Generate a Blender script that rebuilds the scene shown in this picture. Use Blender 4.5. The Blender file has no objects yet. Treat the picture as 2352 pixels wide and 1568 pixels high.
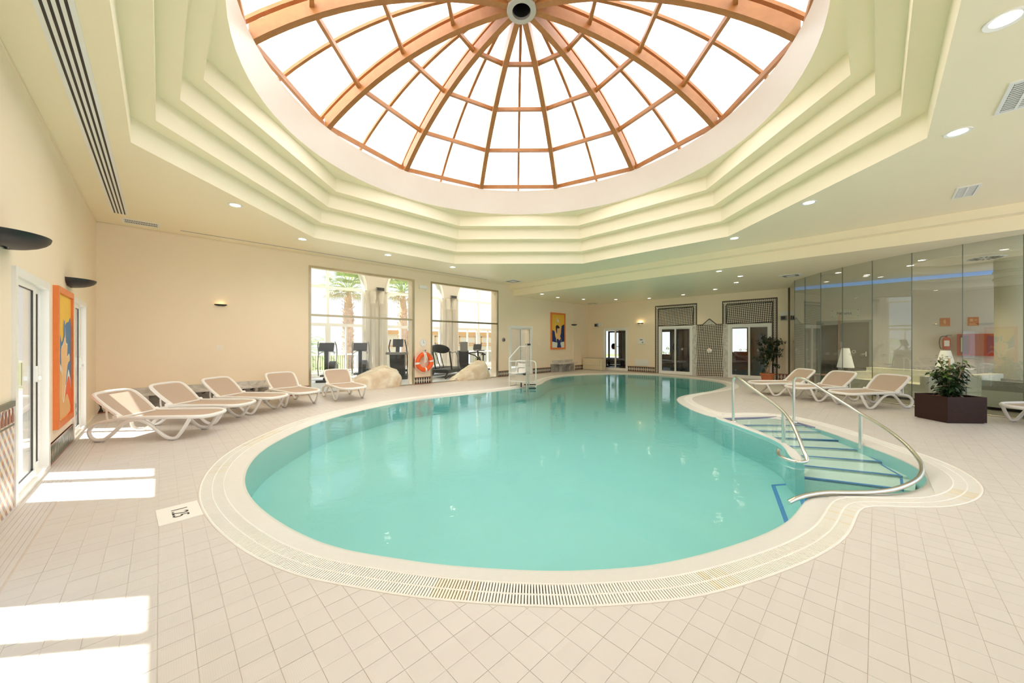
import bpy, bmesh, math, random
from math import pi, sin, cos, sqrt, radians as R, atan2, hypot
from mathutils import Vector, Matrix
rng = random.Random(7)
S = bpy.context.scene
COL = S.collection
# ---------------------------------------------------------------- camera, world, sun, exposure
F_PX, YAW, CAM_H = 822.17, 45.579, 1.4
cam = bpy.data.cameras.new('camera'); cam_o = bpy.data.objects.new('camera', cam); COL.objects.link(cam_o)
cam.sensor_width = 36; cam.lens = 36*F_PX/2352; cam.shift_x = .00073; cam.shift_y = .00073
cam.clip_start = .05; cam.clip_end = 300
cam_o.location = (0, 0, CAM_H); cam_o.rotation_euler = (R(90), 0, R(YAW-90))
S.camera = cam_o
wd = bpy.data.worlds.new('sky'); S.world = wd; wd.use_nodes = True
nt = wd.node_tree; bg = nt.nodes['Background']
tc = nt.nodes.new('ShaderNodeTexCoord'); sp = nt.nodes.new('ShaderNodeSeparateXYZ'); cr = nt.nodes.new('ShaderNodeValToRGB')
nt.links.new(tc.outputs['Generated'], sp.inputs[0]); nt.links.new(sp.outputs['Z'], cr.inputs[0]); nt.links.new(cr.outputs[0], bg.inputs[0])
cr.color_ramp.elements[0].color = (.86, .90, .95, 1); cr.color_ramp.elements[1].color = (.62, .76, 1, 1)
bg.inputs[1].default_value = .85
sun = bpy.data.lights.new('sun', 'SUN'); sun.energy = 9.6; sun.angle = R(1.0); sun.color = (1, .97, .93)
sun_o = bpy.data.objects.new('sun', sun); COL.objects.link(sun_o)
sun_o.rotation_euler = Vector((1, -.77, -2.1)).to_track_quat('-Z', 'Y').to_euler()
S.view_settings.view_transform = 'Standard'; S.view_settings.look = 'None'
S.view_settings.exposure = 0.86; S.view_settings.gamma = 1; S.view_settings.use_curve_mapping = False
cy = S.cycles
cy.max_bounces = 10; cy.diffuse_bounces = 7; cy.glossy_bounces = 4; cy.transmission_bounces = 6; cy.transparent_max_bounces = 16
cy.caustics_reflective = False; cy.caustics_refractive = False; cy.use_denoising = True
cy.use_adaptive_sampling = True; cy.adaptive_threshold = .02; cy.sample_clamp_indirect = 8
# ---------------------------------------------------------------- constants of the hall (metres, camera over the origin)
XL, YW, H, XT, H2 = -.90, 10.684, 3.76, 16.17, 3.347
OX, OY = 4.40, 4.24
# ---------------------------------------------------------------- materials
MATS = {}
def _n(t, kind, **kw):
    n = t.nodes.new(kind)
    for k, v in kw.items(): setattr(n, k, v)
    return n
def math_(t, op, a, b=None, c=None):
    n = _n(t, 'ShaderNodeMath', operation=op)
    for i, v in enumerate((a, b, c)):
        if v is None: continue
        if isinstance(v, (int, float)): n.inputs[i].default_value = v
        else: t.links.new(v, n.inputs[i])
    return n.outputs[0]
def mixc(t, f, a, b):
    n = _n(t, 'ShaderNodeMix', data_type='RGBA')
    for i, v in ((0, f), (6, a), (7, b)):
        if isinstance(v, (int, float)): n.inputs[i].default_value = v
        elif isinstance(v, tuple): n.inputs[i].default_value = (*v, 1)[:4]
        else: t.links.new(v, n.inputs[i])
    return n.outputs[2]
def base(name):
    m = bpy.data.materials.new(name); m.use_nodes = True; MATS[name] = m
    return m, m.node_tree, m.node_tree.nodes['Principled BSDF']
def mat(name, col, rough=.5, metal=0., var=.06, scale=6., bump=0., bscale=40., spec=.5, emit=None, estr=0., coat=0.):
    if name in MATS: return MATS[name]
    m, t, b = base(name)
    b.inputs['Roughness'].default_value = rough; b.inputs['Metallic'].default_value = metal
    b.inputs['Specular IOR Level'].default_value = spec
    b.inputs['Coat Weight'].default_value = coat
    tcn = _n(t, 'ShaderNodeTexCoord')
    if var:
        nz = _n(t, 'ShaderNodeTexNoise'); nz.inputs['Scale'].default_value = scale; nz.inputs['Detail'].default_value = 3
        t.links.new(tcn.outputs['Object'], nz.inputs['Vector'])
        lo = tuple(c*(1-var) for c in col); hi = tuple(min(1, c*(1+var)) for c in col)
        t.links.new(mixc(t, nz.outputs['Fac'], lo, hi), b.inputs['Base Color'])
    else: b.inputs['Base Color'].default_value = (*col, 1)
    if bump:
        n2 = _n(t, 'ShaderNodeTexNoise'); n2.inputs['Scale'].default_value = bscale
        t.links.new(tcn.outputs['Object'], n2.inputs['Vector'])
        bp = _n(t, 'ShaderNodeBump'); bp.inputs['Strength'].default_value = bump; bp.inputs['Distance'].default_value = .01
        t.links.new(n2.outputs['Fac'], bp.inputs['Height']); t.links.new(bp.outputs[0], b.inputs['Normal'])
    if emit:
        b.inputs['Emission Color'].default_value = (*emit, 1); b.inputs['Emission Strength'].default_value = estr
    return m
def srgb(r, g, b):
    f = lambda c: (c/255/12.92 if c/255 <= .04045 else ((c/255+.055)/1.055)**2.4)
    return (f(r), f(g), f(b))
WALL = mat('wall paint', (.93, .785, .60), .55, var=.02, scale=1.2)
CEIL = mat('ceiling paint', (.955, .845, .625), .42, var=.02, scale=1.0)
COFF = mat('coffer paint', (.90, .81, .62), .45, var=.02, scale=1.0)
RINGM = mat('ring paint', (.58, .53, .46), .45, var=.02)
WHITE = mat('white lacquer', (.86, .85, .82), .35, var=.02)
PVC = mat('white pvc', (.88, .87, .84), .3, var=.02)
RESIN = mat('white resin', (.88, .86, .83), .38, var=.02)
SLING = mat('taupe mesh', (.55, .43, .34), .7, var=.08, scale=300, bump=.3, bscale=500)
STEEL = mat('polished steel', (.80, .78, .74), .16, 1., var=.03)
BRUSH = mat('brushed steel', (.62, .58, .50), .3, 1., var=.05)
GALV = mat('grey metal', (.42, .42, .42), .45, .8, var=.05)
BLACK = mat('black plastic', (.015, .015, .016), .45, var=.1)
GASKET = mat('black gasket', (.03, .025, .02), .5, var=0)
CHAR = mat('charcoal metal', (.035, .035, .037), .4, .3, var=.1)
GREYP = mat('grey plastic', (.25, .25, .25), .5, var=.05)
TERRA = mat('terracotta plastic', (.56, .17, .07), .6, var=.08)
LEAFD = mat('dark glossy leaf', (.018, .045, .014), .35, var=.4, scale=15)
LEAFL = mat('fresh green leaf', (.09, .16, .03), .4, var=.3, scale=15)
BARK = mat('pale bark', (.50, .33, .20), .8, var=.2, scale=20)
SOIL = mat('potting soil', (.05, .03, .02), .95, var=.3, scale=40)
GROUT = mat('joint mortar', (.64, .55, .47), .9, var=.1, scale=8)
COPING = mat('coping mosaic', (.72, .70, .65), .35, var=.04, scale=30)
GRATE = mat('white grating plastic', (.88, .86, .80), .4, var=.05, scale=3)
GRATEY = mat('stained grating plastic', (.86, .79, .64), .45, var=.15, scale=9)
CHANNEL = mat('gutter channel', (.55, .50, .43), .7, var=.12, scale=5)
POOLF = mat('pool mosaic', (.31, .645, .63), .4, var=.04, scale=2)
STEPM = mat('step mosaic', (.70, .82, .74), .4, var=.04, scale=2)
LINEM = mat('violet grey mosaic line', (.26, .25, .38), .4, var=.1, scale=60)
BLUE = mat('blue mosaic', (.06, .24, .58), .35, var=.25, scale=60)
GOLDFR = mat('window steel', (.50, .42, .28), .28, 1., var=.15, scale=3)
ORANGE = mat('orange buoy', (.90, .13, .02), .45, var=.05)
ROPE = mat('white rope', (.85, .82, .76), .8, var=.05)
EMIT = mat('lit lamp glass', (1, .95, .85), .4, var=0, emit=(1, .86, .66), estr=9.)
FRAMEW = mat('orange stained frame', (.80, .22, .05), .4, var=.12, scale=14)
CARPET = mat('gym vinyl floor', (.55, .58, .60), .5, var=.04)
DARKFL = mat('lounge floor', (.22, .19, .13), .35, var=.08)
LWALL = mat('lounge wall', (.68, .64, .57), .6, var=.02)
GWALL = mat('gym facade paint', (.60, .56, .49), .7, var=.03)
CREAMUP = mat('cream upholstery', (.74, .72, .60), .7, var=.05, scale=40)
GREYUP = mat('grey upholstery', (.42, .39, .34), .85, var=.08, scale=60)
WENGE = None
def wood(name, c1, c2, sx=(1, 1, 14), rough=.45, scale=3):
    m, t, b = base(name); b.inputs['Roughness'].default_value = rough
    tcn = _n(t, 'ShaderNodeTexCoord'); mp = _n(t, 'ShaderNodeMapping'); mp.inputs['Scale'].default_value = sx
    nz = _n(t, 'ShaderNodeTexNoise'); nz.inputs['Scale'].default_value = scale; nz.inputs['Detail'].default_value = 6; nz.inputs['Distortion'].default_value = .6
    t.links.new(tcn.outputs['Object'], mp.inputs[0]); t.links.new(mp.outputs[0], nz.inputs['Vector'])
    t.links.new(mixc(t, nz.outputs['Fac'], c1, c2), b.inputs['Base Color'])
    return m
GLULAM = wood('glued pine', (.30, .112, .025), (.45, .20, .062), (4, 4, 4), .42, 2.0)
WENGE = wood('dark stained oak', (.012, .004, .003), (.048, .017, .011), (3, 3, 30), .5); MATS['dark stained oak'].node_tree.nodes['Principled BSDF'].inputs['Specular IOR Level'].default_value = .25
WOODT = wood('brown wood', (.16, .07, .03), (.30, .15, .07), (3, 3, 20), .45)
def stone(name, c1, c2, scale=2.5, rough=.5, vein=6.):
    m, t, b = base(name); b.inputs['Roughness'].default_value = rough
    tcn = _n(t, 'ShaderNodeTexCoord'); nz = _n(t, 'ShaderNodeTexNoise'); nz.inputs['Scale'].default_value = scale; nz.inputs['Detail'].default_value = 8; nz.inputs['Distortion'].default_value = 1.5
    t.links.new(tcn.outputs['Object'], nz.inputs['Vector'])
    crm = _n(t, 'ShaderNodeValToRGB'); crm.color_ramp.elements[0].position = .35; crm.color_ramp.elements[1].position = .65
    crm.color_ramp.elements[0].color = (*c1, 1); crm.color_ramp.elements[1].color = (*c2, 1)
    t.links.new(nz.outputs['Fac'], crm.inputs[0]); t.links.new(crm.outputs[0], b.inputs['Base Color'])
    n2 = _n(t, 'ShaderNodeTexNoise'); n2.inputs['Scale'].default_value = vein; n2.inputs['Detail'].default_value = 8
    t.links.new(tcn.outputs['Object'], n2.inputs['Vector'])
    bp = _n(t, 'ShaderNodeBump'); bp.inputs['Strength'].default_value = .25; bp.inputs['Distance'].default_value = .03
    t.links.new(n2.outputs['Fac'], bp.inputs['Height']); t.links.new(bp.outputs[0], b.inputs['Normal'])
    return m
MARBLE = stone('grey marble', (.52, .49, .44), (.74, .71, .66), 5, .25, 2)
MARBLED = stone('dark grey marble', (.30, .28, .25), (.48, .45, .41), 5, .3, 2)
ROCK = stone('pale boulder', (.72, .58, .41), (.92, .85, .71), 1.6, .8, 7)
def tile_mat():
    m, t, b = base('deck tile'); b.inputs['Roughness'].default_value = .42
    g = _n(t, 'ShaderNodeNewGeometry'); vm = _n(t, 'ShaderNodeVectorMath', operation='SCALE'); vm.inputs[3].default_value = 1/.126
    t.links.new(g.outputs['Position'], vm.inputs[0])
    fl = _n(t, 'ShaderNodeVectorMath', operation='FLOOR'); t.links.new(vm.outputs[0], fl.inputs[0])
    mul = _n(t, 'ShaderNodeVectorMath', operation='MULTIPLY'); mul.inputs[1].default_value = (1, 1, 0); t.links.new(fl.outputs[0], mul.inputs[0])
    wn = _n(t, 'ShaderNodeTexWhiteNoise', noise_dimensions='3D'); t.links.new(mul.outputs[0], wn.inputs[0])
    nz = _n(t, 'ShaderNodeTexNoise'); nz.inputs['Scale'].default_value = .8; nz.inputs['Detail'].default_value = 4; t.links.new(g.outputs['Position'], nz.inputs['Vector'])
    f = math_(t, 'ADD', math_(t, 'MULTIPLY', wn.outputs['Value'], .45), math_(t, 'MULTIPLY', nz.outputs['Fac'], .55))
    c = mixc(t, f, (.625, .58, .535), (.68, .635, .59))
    n3 = _n(t, 'ShaderNodeTexNoise'); n3.inputs['Scale'].default_value = 2.1; n3.inputs['Detail'].default_value = 6; t.links.new(g.outputs['Position'], n3.inputs['Vector'])
    st = math_(t, 'MULTIPLY', math_(t, 'GREATER_THAN', n3.outputs['Fac'], .68), .10)
    t.links.new(mixc(t, st, c, (.72, .52, .32)), b.inputs['Base Color'])
    wv = _n(t, 'ShaderNodeTexWave', bands_direction='X'); wv.inputs['Scale'].default_value = 40
    t.links.new(g.outputs['Position'], wv.inputs['Vector'])
    bp = _n(t, 'ShaderNodeBump'); bp.inputs['Strength'].default_value = .12; bp.inputs['Distance'].default_value = .002
    t.links.new(wv.outputs['Fac'], bp.inputs['Height']); t.links.new(bp.outputs[0], b.inputs['Normal'])
    return m
TILE = tile_mat()
def lattice(name, cell, ax, cols, dark=(.02, .015, .012), light=(.72, .64, .53), ratio=(1., 1.)):
    """woven black and cream mosaic: a checker turned by 45 degrees, cell in metres, on the plane of the two axes ax"""
    m, t, b = base(name); b.inputs['Roughness'].default_value = .3
    g = _n(t, 'ShaderNodeNewGeometry'); s = _n(t, 'ShaderNodeSeparateXYZ'); t.links.new(g.outputs['Position'], s.inputs[0])
    u, v = s.outputs[ax[0]], s.outputs[ax[1]]
    p = math_(t, 'FLOOR', math_(t, 'DIVIDE', math_(t, 'ADD', u, v), cell*ratio[0]))
    q = math_(t, 'FLOOR', math_(t, 'DIVIDE', math_(t, 'SUBTRACT', u, v), cell*ratio[1]))
    if cols is None:
        k = math_(t, 'PINGPONG', math_(t, 'ADD', p, q), 1.0)
        t.links.new(mixc(t, k, light, dark), b.inputs['Base Color'])
    else:
        cb = _n(t, 'ShaderNodeCombineXYZ'); t.links.new(p, cb.inputs[0]); t.links.new(q, cb.inputs[1])
        k = math_(t, 'DIVIDE', math_(t, 'FLOORED_MODULO', math_(t, 'ADD', p, math_(t, 'MULTIPLY', q, 2.0)), float(len(cols))), float(len(cols)))
        rp = _n(t, 'ShaderNodeValToRGB'); rp.color_ramp.interpolation = 'CONSTANT'
        while len(rp.color_ramp.elements) < len(cols): rp.color_ramp.elements.new(.5)
        for i, cc in enumerate(cols):
            rp.color_ramp.elements[i].position = i/len(cols); rp.color_ramp.elements[i].color = (*cc, 1)
        t.links.new(math_(t, 'ADD', k, .01), rp.inputs[0]); t.links.new(rp.outputs[0], b.inputs['Base Color'])
    return m
WEAVE = lattice('black and cream woven mosaic', .070, (1, 2), None, ratio=(.92, 1.06))
DADO = lattice('coloured lattice mosaic', .055, (1, 2), [(.78, .72, .66), (.50, .22, .12), (.76, .70, .64), (.30, .32, .42), (.80, .74, .66), (.62, .44, .22)])
TBLK = mat('black tile', (.02, .016, .012), .3, var=.2, scale=20)
TCRM = mat('cream tile', (.72, .64, .53), .3, var=.06, scale=20)
TBRN = mat('rust tile', (.30, .10, .05), .3, var=.2, scale=9)
TGRN = mat('dark green tile', (.09, .11, .07), .3, var=.2, scale=9)
def fres(t, ior):
    """Fresnel of a straight-through pane: the same on the way in and on the way out"""
    fr = _n(t, 'ShaderNodeFresnel'); g = _n(t, 'ShaderNodeNewGeometry')
    t.links.new(math_(t, 'ADD', ior, math_(t, 'MULTIPLY', g.outputs['Backfacing'], 1/ior-ior)), fr.inputs[0]); return fr
def glass(name, tint, ior=1.45, rough=0., boost=1.0):
    m = bpy.data.materials.new(name); m.use_nodes = True; t = m.node_tree; t.nodes.clear(); MATS[name] = m
    o = _n(t, 'ShaderNodeOutputMaterial'); mx = _n(t, 'ShaderNodeMixShader'); tr = _n(t, 'ShaderNodeBsdfTransparent'); gl = _n(t, 'ShaderNodeBsdfGlossy')
    fr = fres(t, ior); tr.inputs[0].default_value = (*tint, 1); gl.inputs['Roughness'].default_value = rough
    t.links.new(math_(t, 'MINIMUM', math_(t, 'MULTIPLY', fr.outputs[0], boost), 1.0), mx.inputs[0])
    t.links.new(tr.outputs[0], mx.inputs[1]); t.links.new(gl.outputs[0], mx.inputs[2]); t.links.new(mx.outputs[0], o.inputs[0])
    return m
GLASS = glass('clear glass', (.97, .98, .97))
GLASSG = glass('green tinted glass', (.87, .90, .875), 1.5, 0., 2.3)
GLASSD = glass('door glass', (.93, .95, .94), 1.5)
def panel_mat():
    m = bpy.data.materials.new('opal roof panel'); m.use_nodes = True; t = m.node_tree; t.nodes.clear(); MATS['opal'] = m
    o = _n(t, 'ShaderNodeOutputMaterial'); mx = _n(t, 'ShaderNodeMixShader'); tl = _n(t, 'ShaderNodeBsdfTranslucent'); df = _n(t, 'ShaderNodeBsdfDiffuse')
    tl.inputs[0].default_value = (.97, .95, .92, 1); df.inputs[0].default_value = (.92, .92, .9, 1); mx.inputs[0].default_value = .22
    t.links.new(tl.outputs[0], mx.inputs[1]); t.links.new(df.outputs[0], mx.inputs[2]); t.links.new(mx.outputs[0], o.inputs[0])
    return m
OPAL = panel_mat()
def water_mat():
    m = bpy.data.materials.new('pool water'); m.use_nodes = True; t = m.node_tree; t.nodes.clear(); MATS['water'] = m
    o = _n(t, 'ShaderNodeOutputMaterial'); mx = _n(t, 'ShaderNodeMixShader'); tr = _n(t, 'ShaderNodeBsdfTransparent'); gl = _n(t, 'ShaderNodeBsdfGlossy'); fr = fres(t, 1.33)
    gl.inputs['Roughness'].default_value = .03; tr.inputs[0].default_value = (.97, 1, .99, 1)
    g = _n(t, 'ShaderNodeNewGeometry'); nz = _n(t, 'ShaderNodeTexNoise'); nz.inputs['Scale'].default_value = 8.; nz.inputs['Detail'].default_value = 3
    t.links.new(g.outputs['Position'], nz.inputs['Vector'])
    bp = _n(t, 'ShaderNodeBump'); bp.inputs['Strength'].default_value = .10; bp.inputs['Distance'].default_value = .02
    t.links.new(nz.outputs['Fac'], bp.inputs['Height']); t.links.new(bp.outputs[0], gl.inputs['Normal']); t.links.new(bp.outputs[0], fr.inputs['Normal'])
    t.links.new(math_(t, 'MULTIPLY', fr.outputs[0], .88), mx.inputs[0]); t.links.new(tr.outputs[0], mx.inputs[1]); t.links.new(gl.outputs[0], mx.inputs[2]); t.links.new(mx.outputs[0], o.inputs[0])
    va = _n(t, 'ShaderNodeVolumeAbsorption'); va.inputs[0].default_value = (.14, .74, .72, 1); va.inputs[1].default_value = .20
    t.links.new(va.outputs[0], o.inputs['Volume'])
    return m
WATER = water_mat()
# ---------------------------------------------------------------- mesh helper
class MB:
    def __init__(s): s.v = []; s.f = []; s.mi = []; s.sm = []; s.mats = []
    def _m(s, m):
        if m not in s.mats: s.mats.append(m)
        return s.mats.index(m)
    def add(s, vs, fs, m, smooth=False, M=None):
        k = len(s.v); s.v += [tuple(M @ Vector(p)) if M else tuple(p) for p in vs]; i = s._m(m)
        for f in fs: s.f.append([k+a for a in f]); s.mi.append(i); s.sm.append(smooth)
        return s
    def box(s, x0, x1, y0, y1, z0, z1, m, M=None):
        vs = [(x, y, z) for z in (z0, z1) for y in (y0, y1) for x in (x0, x1)]
        return s.add(vs, [(0, 2, 3, 1), (4, 5, 7, 6), (0, 1, 5, 4), (2, 6, 7, 3), (0, 4, 6, 2), (1, 3, 7, 5)], m, False, M)
    def prism(s, poly, z0, z1, m, caps=(1, 1), M=None):
        n = len(poly); vs = [(x, y, z0) for x, y in poly]+[(x, y, z1) for x, y in poly]
        fs = [(i, (i+1) % n, n+(i+1) % n, n+i) for i in range(n)]
        if caps[0]: fs.append(tuple(range(n-1, -1, -1)))
        if caps[1]: fs.append(tuple(range(n, 2*n)))
        return s.add(vs, fs, m, False, M)
    def plate(s, poly, y, t, m, M=None):
        """outline in x,z standing upright, from y to y+t"""
        n = len(poly); vs = [(x, y, z) for x, z in poly]+[(x, y+t, z) for x, z in poly]
        fs = [((i+1) % n, i, n+i, n+(i+1) % n) for i in range(n)]+[tuple(range(n)), tuple(range(2*n-1, n-1, -1))]
        return s.add(vs, fs, m, False, M)
    def lathe(s, prof, m, c=(0, 0, 0), n=24, smooth=True, M=None, sx=1., sy=1.):
        vs = []; k = len(prof)
        for i in range(n):
            a = 2*pi*i/n
            for r, z in prof: vs.append((c[0]+r*cos(a)*sx, c[1]+r*sin(a)*sy, c[2]+z))
        fs = [(i*k+j, ((i+1) % n)*k+j, ((i+1) % n)*k+j+1, i*k+j+1) for i in range(n) for j in range(k-1)]
        return s.add(vs, fs, m, smooth, M)
    def tube(s, pts, r, m, n=8, closed=False, smooth=True, M=None, flat=1.0, up=None):
        P = [Vector(p) for p in pts]; L = len(P); rr = r if isinstance(r, (list, tuple)) else [r]*L
        T = []
        for i in range(L):
            a = P[i-1] if (i or closed) else P[i]; b = P[(i+1) % L] if (i < L-1 or closed) else P[i]
            T.append((b-a).normalized())
        u = Vector(up) if up else (Vector((0, 0, 1)) if abs(T[0].z) < .9 else Vector((1, 0, 0)))
        u = (u-T[0]*u.dot(T[0])).normalized(); vs = []
        for i in range(L):
            if up: u = Vector(up)
            u = (u-T[i]*u.dot(T[i])).normalized(); w = T[i].cross(u)
            for k in range(n):
                a = 2*pi*(k+.5)/n; vs.append(P[i]+(w*cos(a)+u*sin(a)*flat)*rr[i])
        fs = [(i*n+k, i*n+(k+1) % n, ((i+1) % L)*n+(k+1) % n, ((i+1) % L)*n+k) for i in range(L if closed else L-1) for k in range(n)]
        if not closed: fs += [tuple(range(n-1, -1, -1)), tuple(range((L-1)*n, L*n))]
        return s.add(vs, fs, m, smooth, M)
    def cyl(s, p0, p1, r, m, n=12, M=None): return s.tube([p0, p1], r, m, n, M=M)
    def build(s, name, parent=None, loc=(0, 0, 0), rot=(0, 0, 0)):
        me = bpy.data.meshes.new(name); me.from_pydata(s.v, [], s.f)
        for m in s.mats: me.materials.append(m)
        me.polygons.foreach_set('material_index', s.mi); me.polygons.foreach_set('use_smooth', s.sm); me.update()
        bm = bmesh.new(); bm.from_mesh(me); bmesh.ops.recalc_face_normals(bm, faces=bm.faces); bm.to_mesh(me); bm.free()
        if any(s.sm): 
            try: me.set_sharp_from_angle(angle=R(40))
            except Exception: pass
        return link(name, me, parent, loc, rot)
def link(name, me, parent=None, loc=(0, 0, 0), rot=(0, 0, 0), scale=(1, 1, 1)):
    o = bpy.data.objects.new(name, me); COL.objects.link(o); o.location = loc; o.rotation_euler = rot; o.scale = scale
    if parent: o.parent = parent
    return o
def tag(o, label=None, cat=None, group=None, kind=None):
    if label: o['label'] = label
    if cat: o['category'] = cat
    if group: o['group'] = group
    if kind: o['kind'] = kind
    return o
def thing(name, label, cat, loc=(0, 0, 0), rz=0, group=None, kind=None):
    o = link(name, None, None, loc, (0, 0, rz)); o.empty_display_size = .1
    return tag(o, label, cat, group, kind)
def struct(o, label=None, cat='structure'): return tag(o, label, cat, kind='structure')
def copy_tree(o, parent=None):
    c = o.copy(); COL.objects.link(c); c.parent = parent
    for ch in list(o.children): copy_tree(ch, c)
    return c
def bez(P, n=6, closed=False):
    """Catmull-Rom through the points"""
    P = [Vector(p) for p in P]; m = len(P); out = []
    for i in range(m if closed else m-1):
        p1, p2 = P[i], P[(i+1) % m]
        p0 = P[i-1] if (i or closed) else p1*2-p2
        p3 = P[(i+2) % m] if (i+2 < m or closed) else p2*2-p1
        for k in range(n):
            t = k/n; out.append(.5*((2*p1)+(p2-p0)*t+(2*p0-5*p1+4*p2-p3)*t*t+(3*p1-p0-3*p2+p3)*t**3))
    if not closed: out.append(P[-1])
    return out
def wall_frame(w, u, z=0., off=0.):
    """where a thing hangs: local x runs along the wall to the viewer's right, local -y points into the hall"""
    if w == 'B': return (u, YW-off, z), 0.
    if w == 'R': return (XT-off, u, z), -pi/2
    return (XL+off, u, z), pi/2
def text_mesh(txt, size, m, name, parent, M):
    cu = bpy.data.curves.new(name, 'FONT'); cu.body = txt; cu.size = size; cu.align_x = 'CENTER'; cu.align_y = 'CENTER'; cu.extrude = .0015
    to = bpy.data.objects.new(name, cu); COL.objects.link(to)
    me = bpy.data.meshes.new_from_object(to.evaluated_get(bpy.context.evaluated_depsgraph_get()))
    bpy.data.objects.remove(to); bpy.data.curves.remove(cu)
    me.transform(M); me.materials.clear(); me.materials.append(m)
    return link(name, me, parent)
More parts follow.
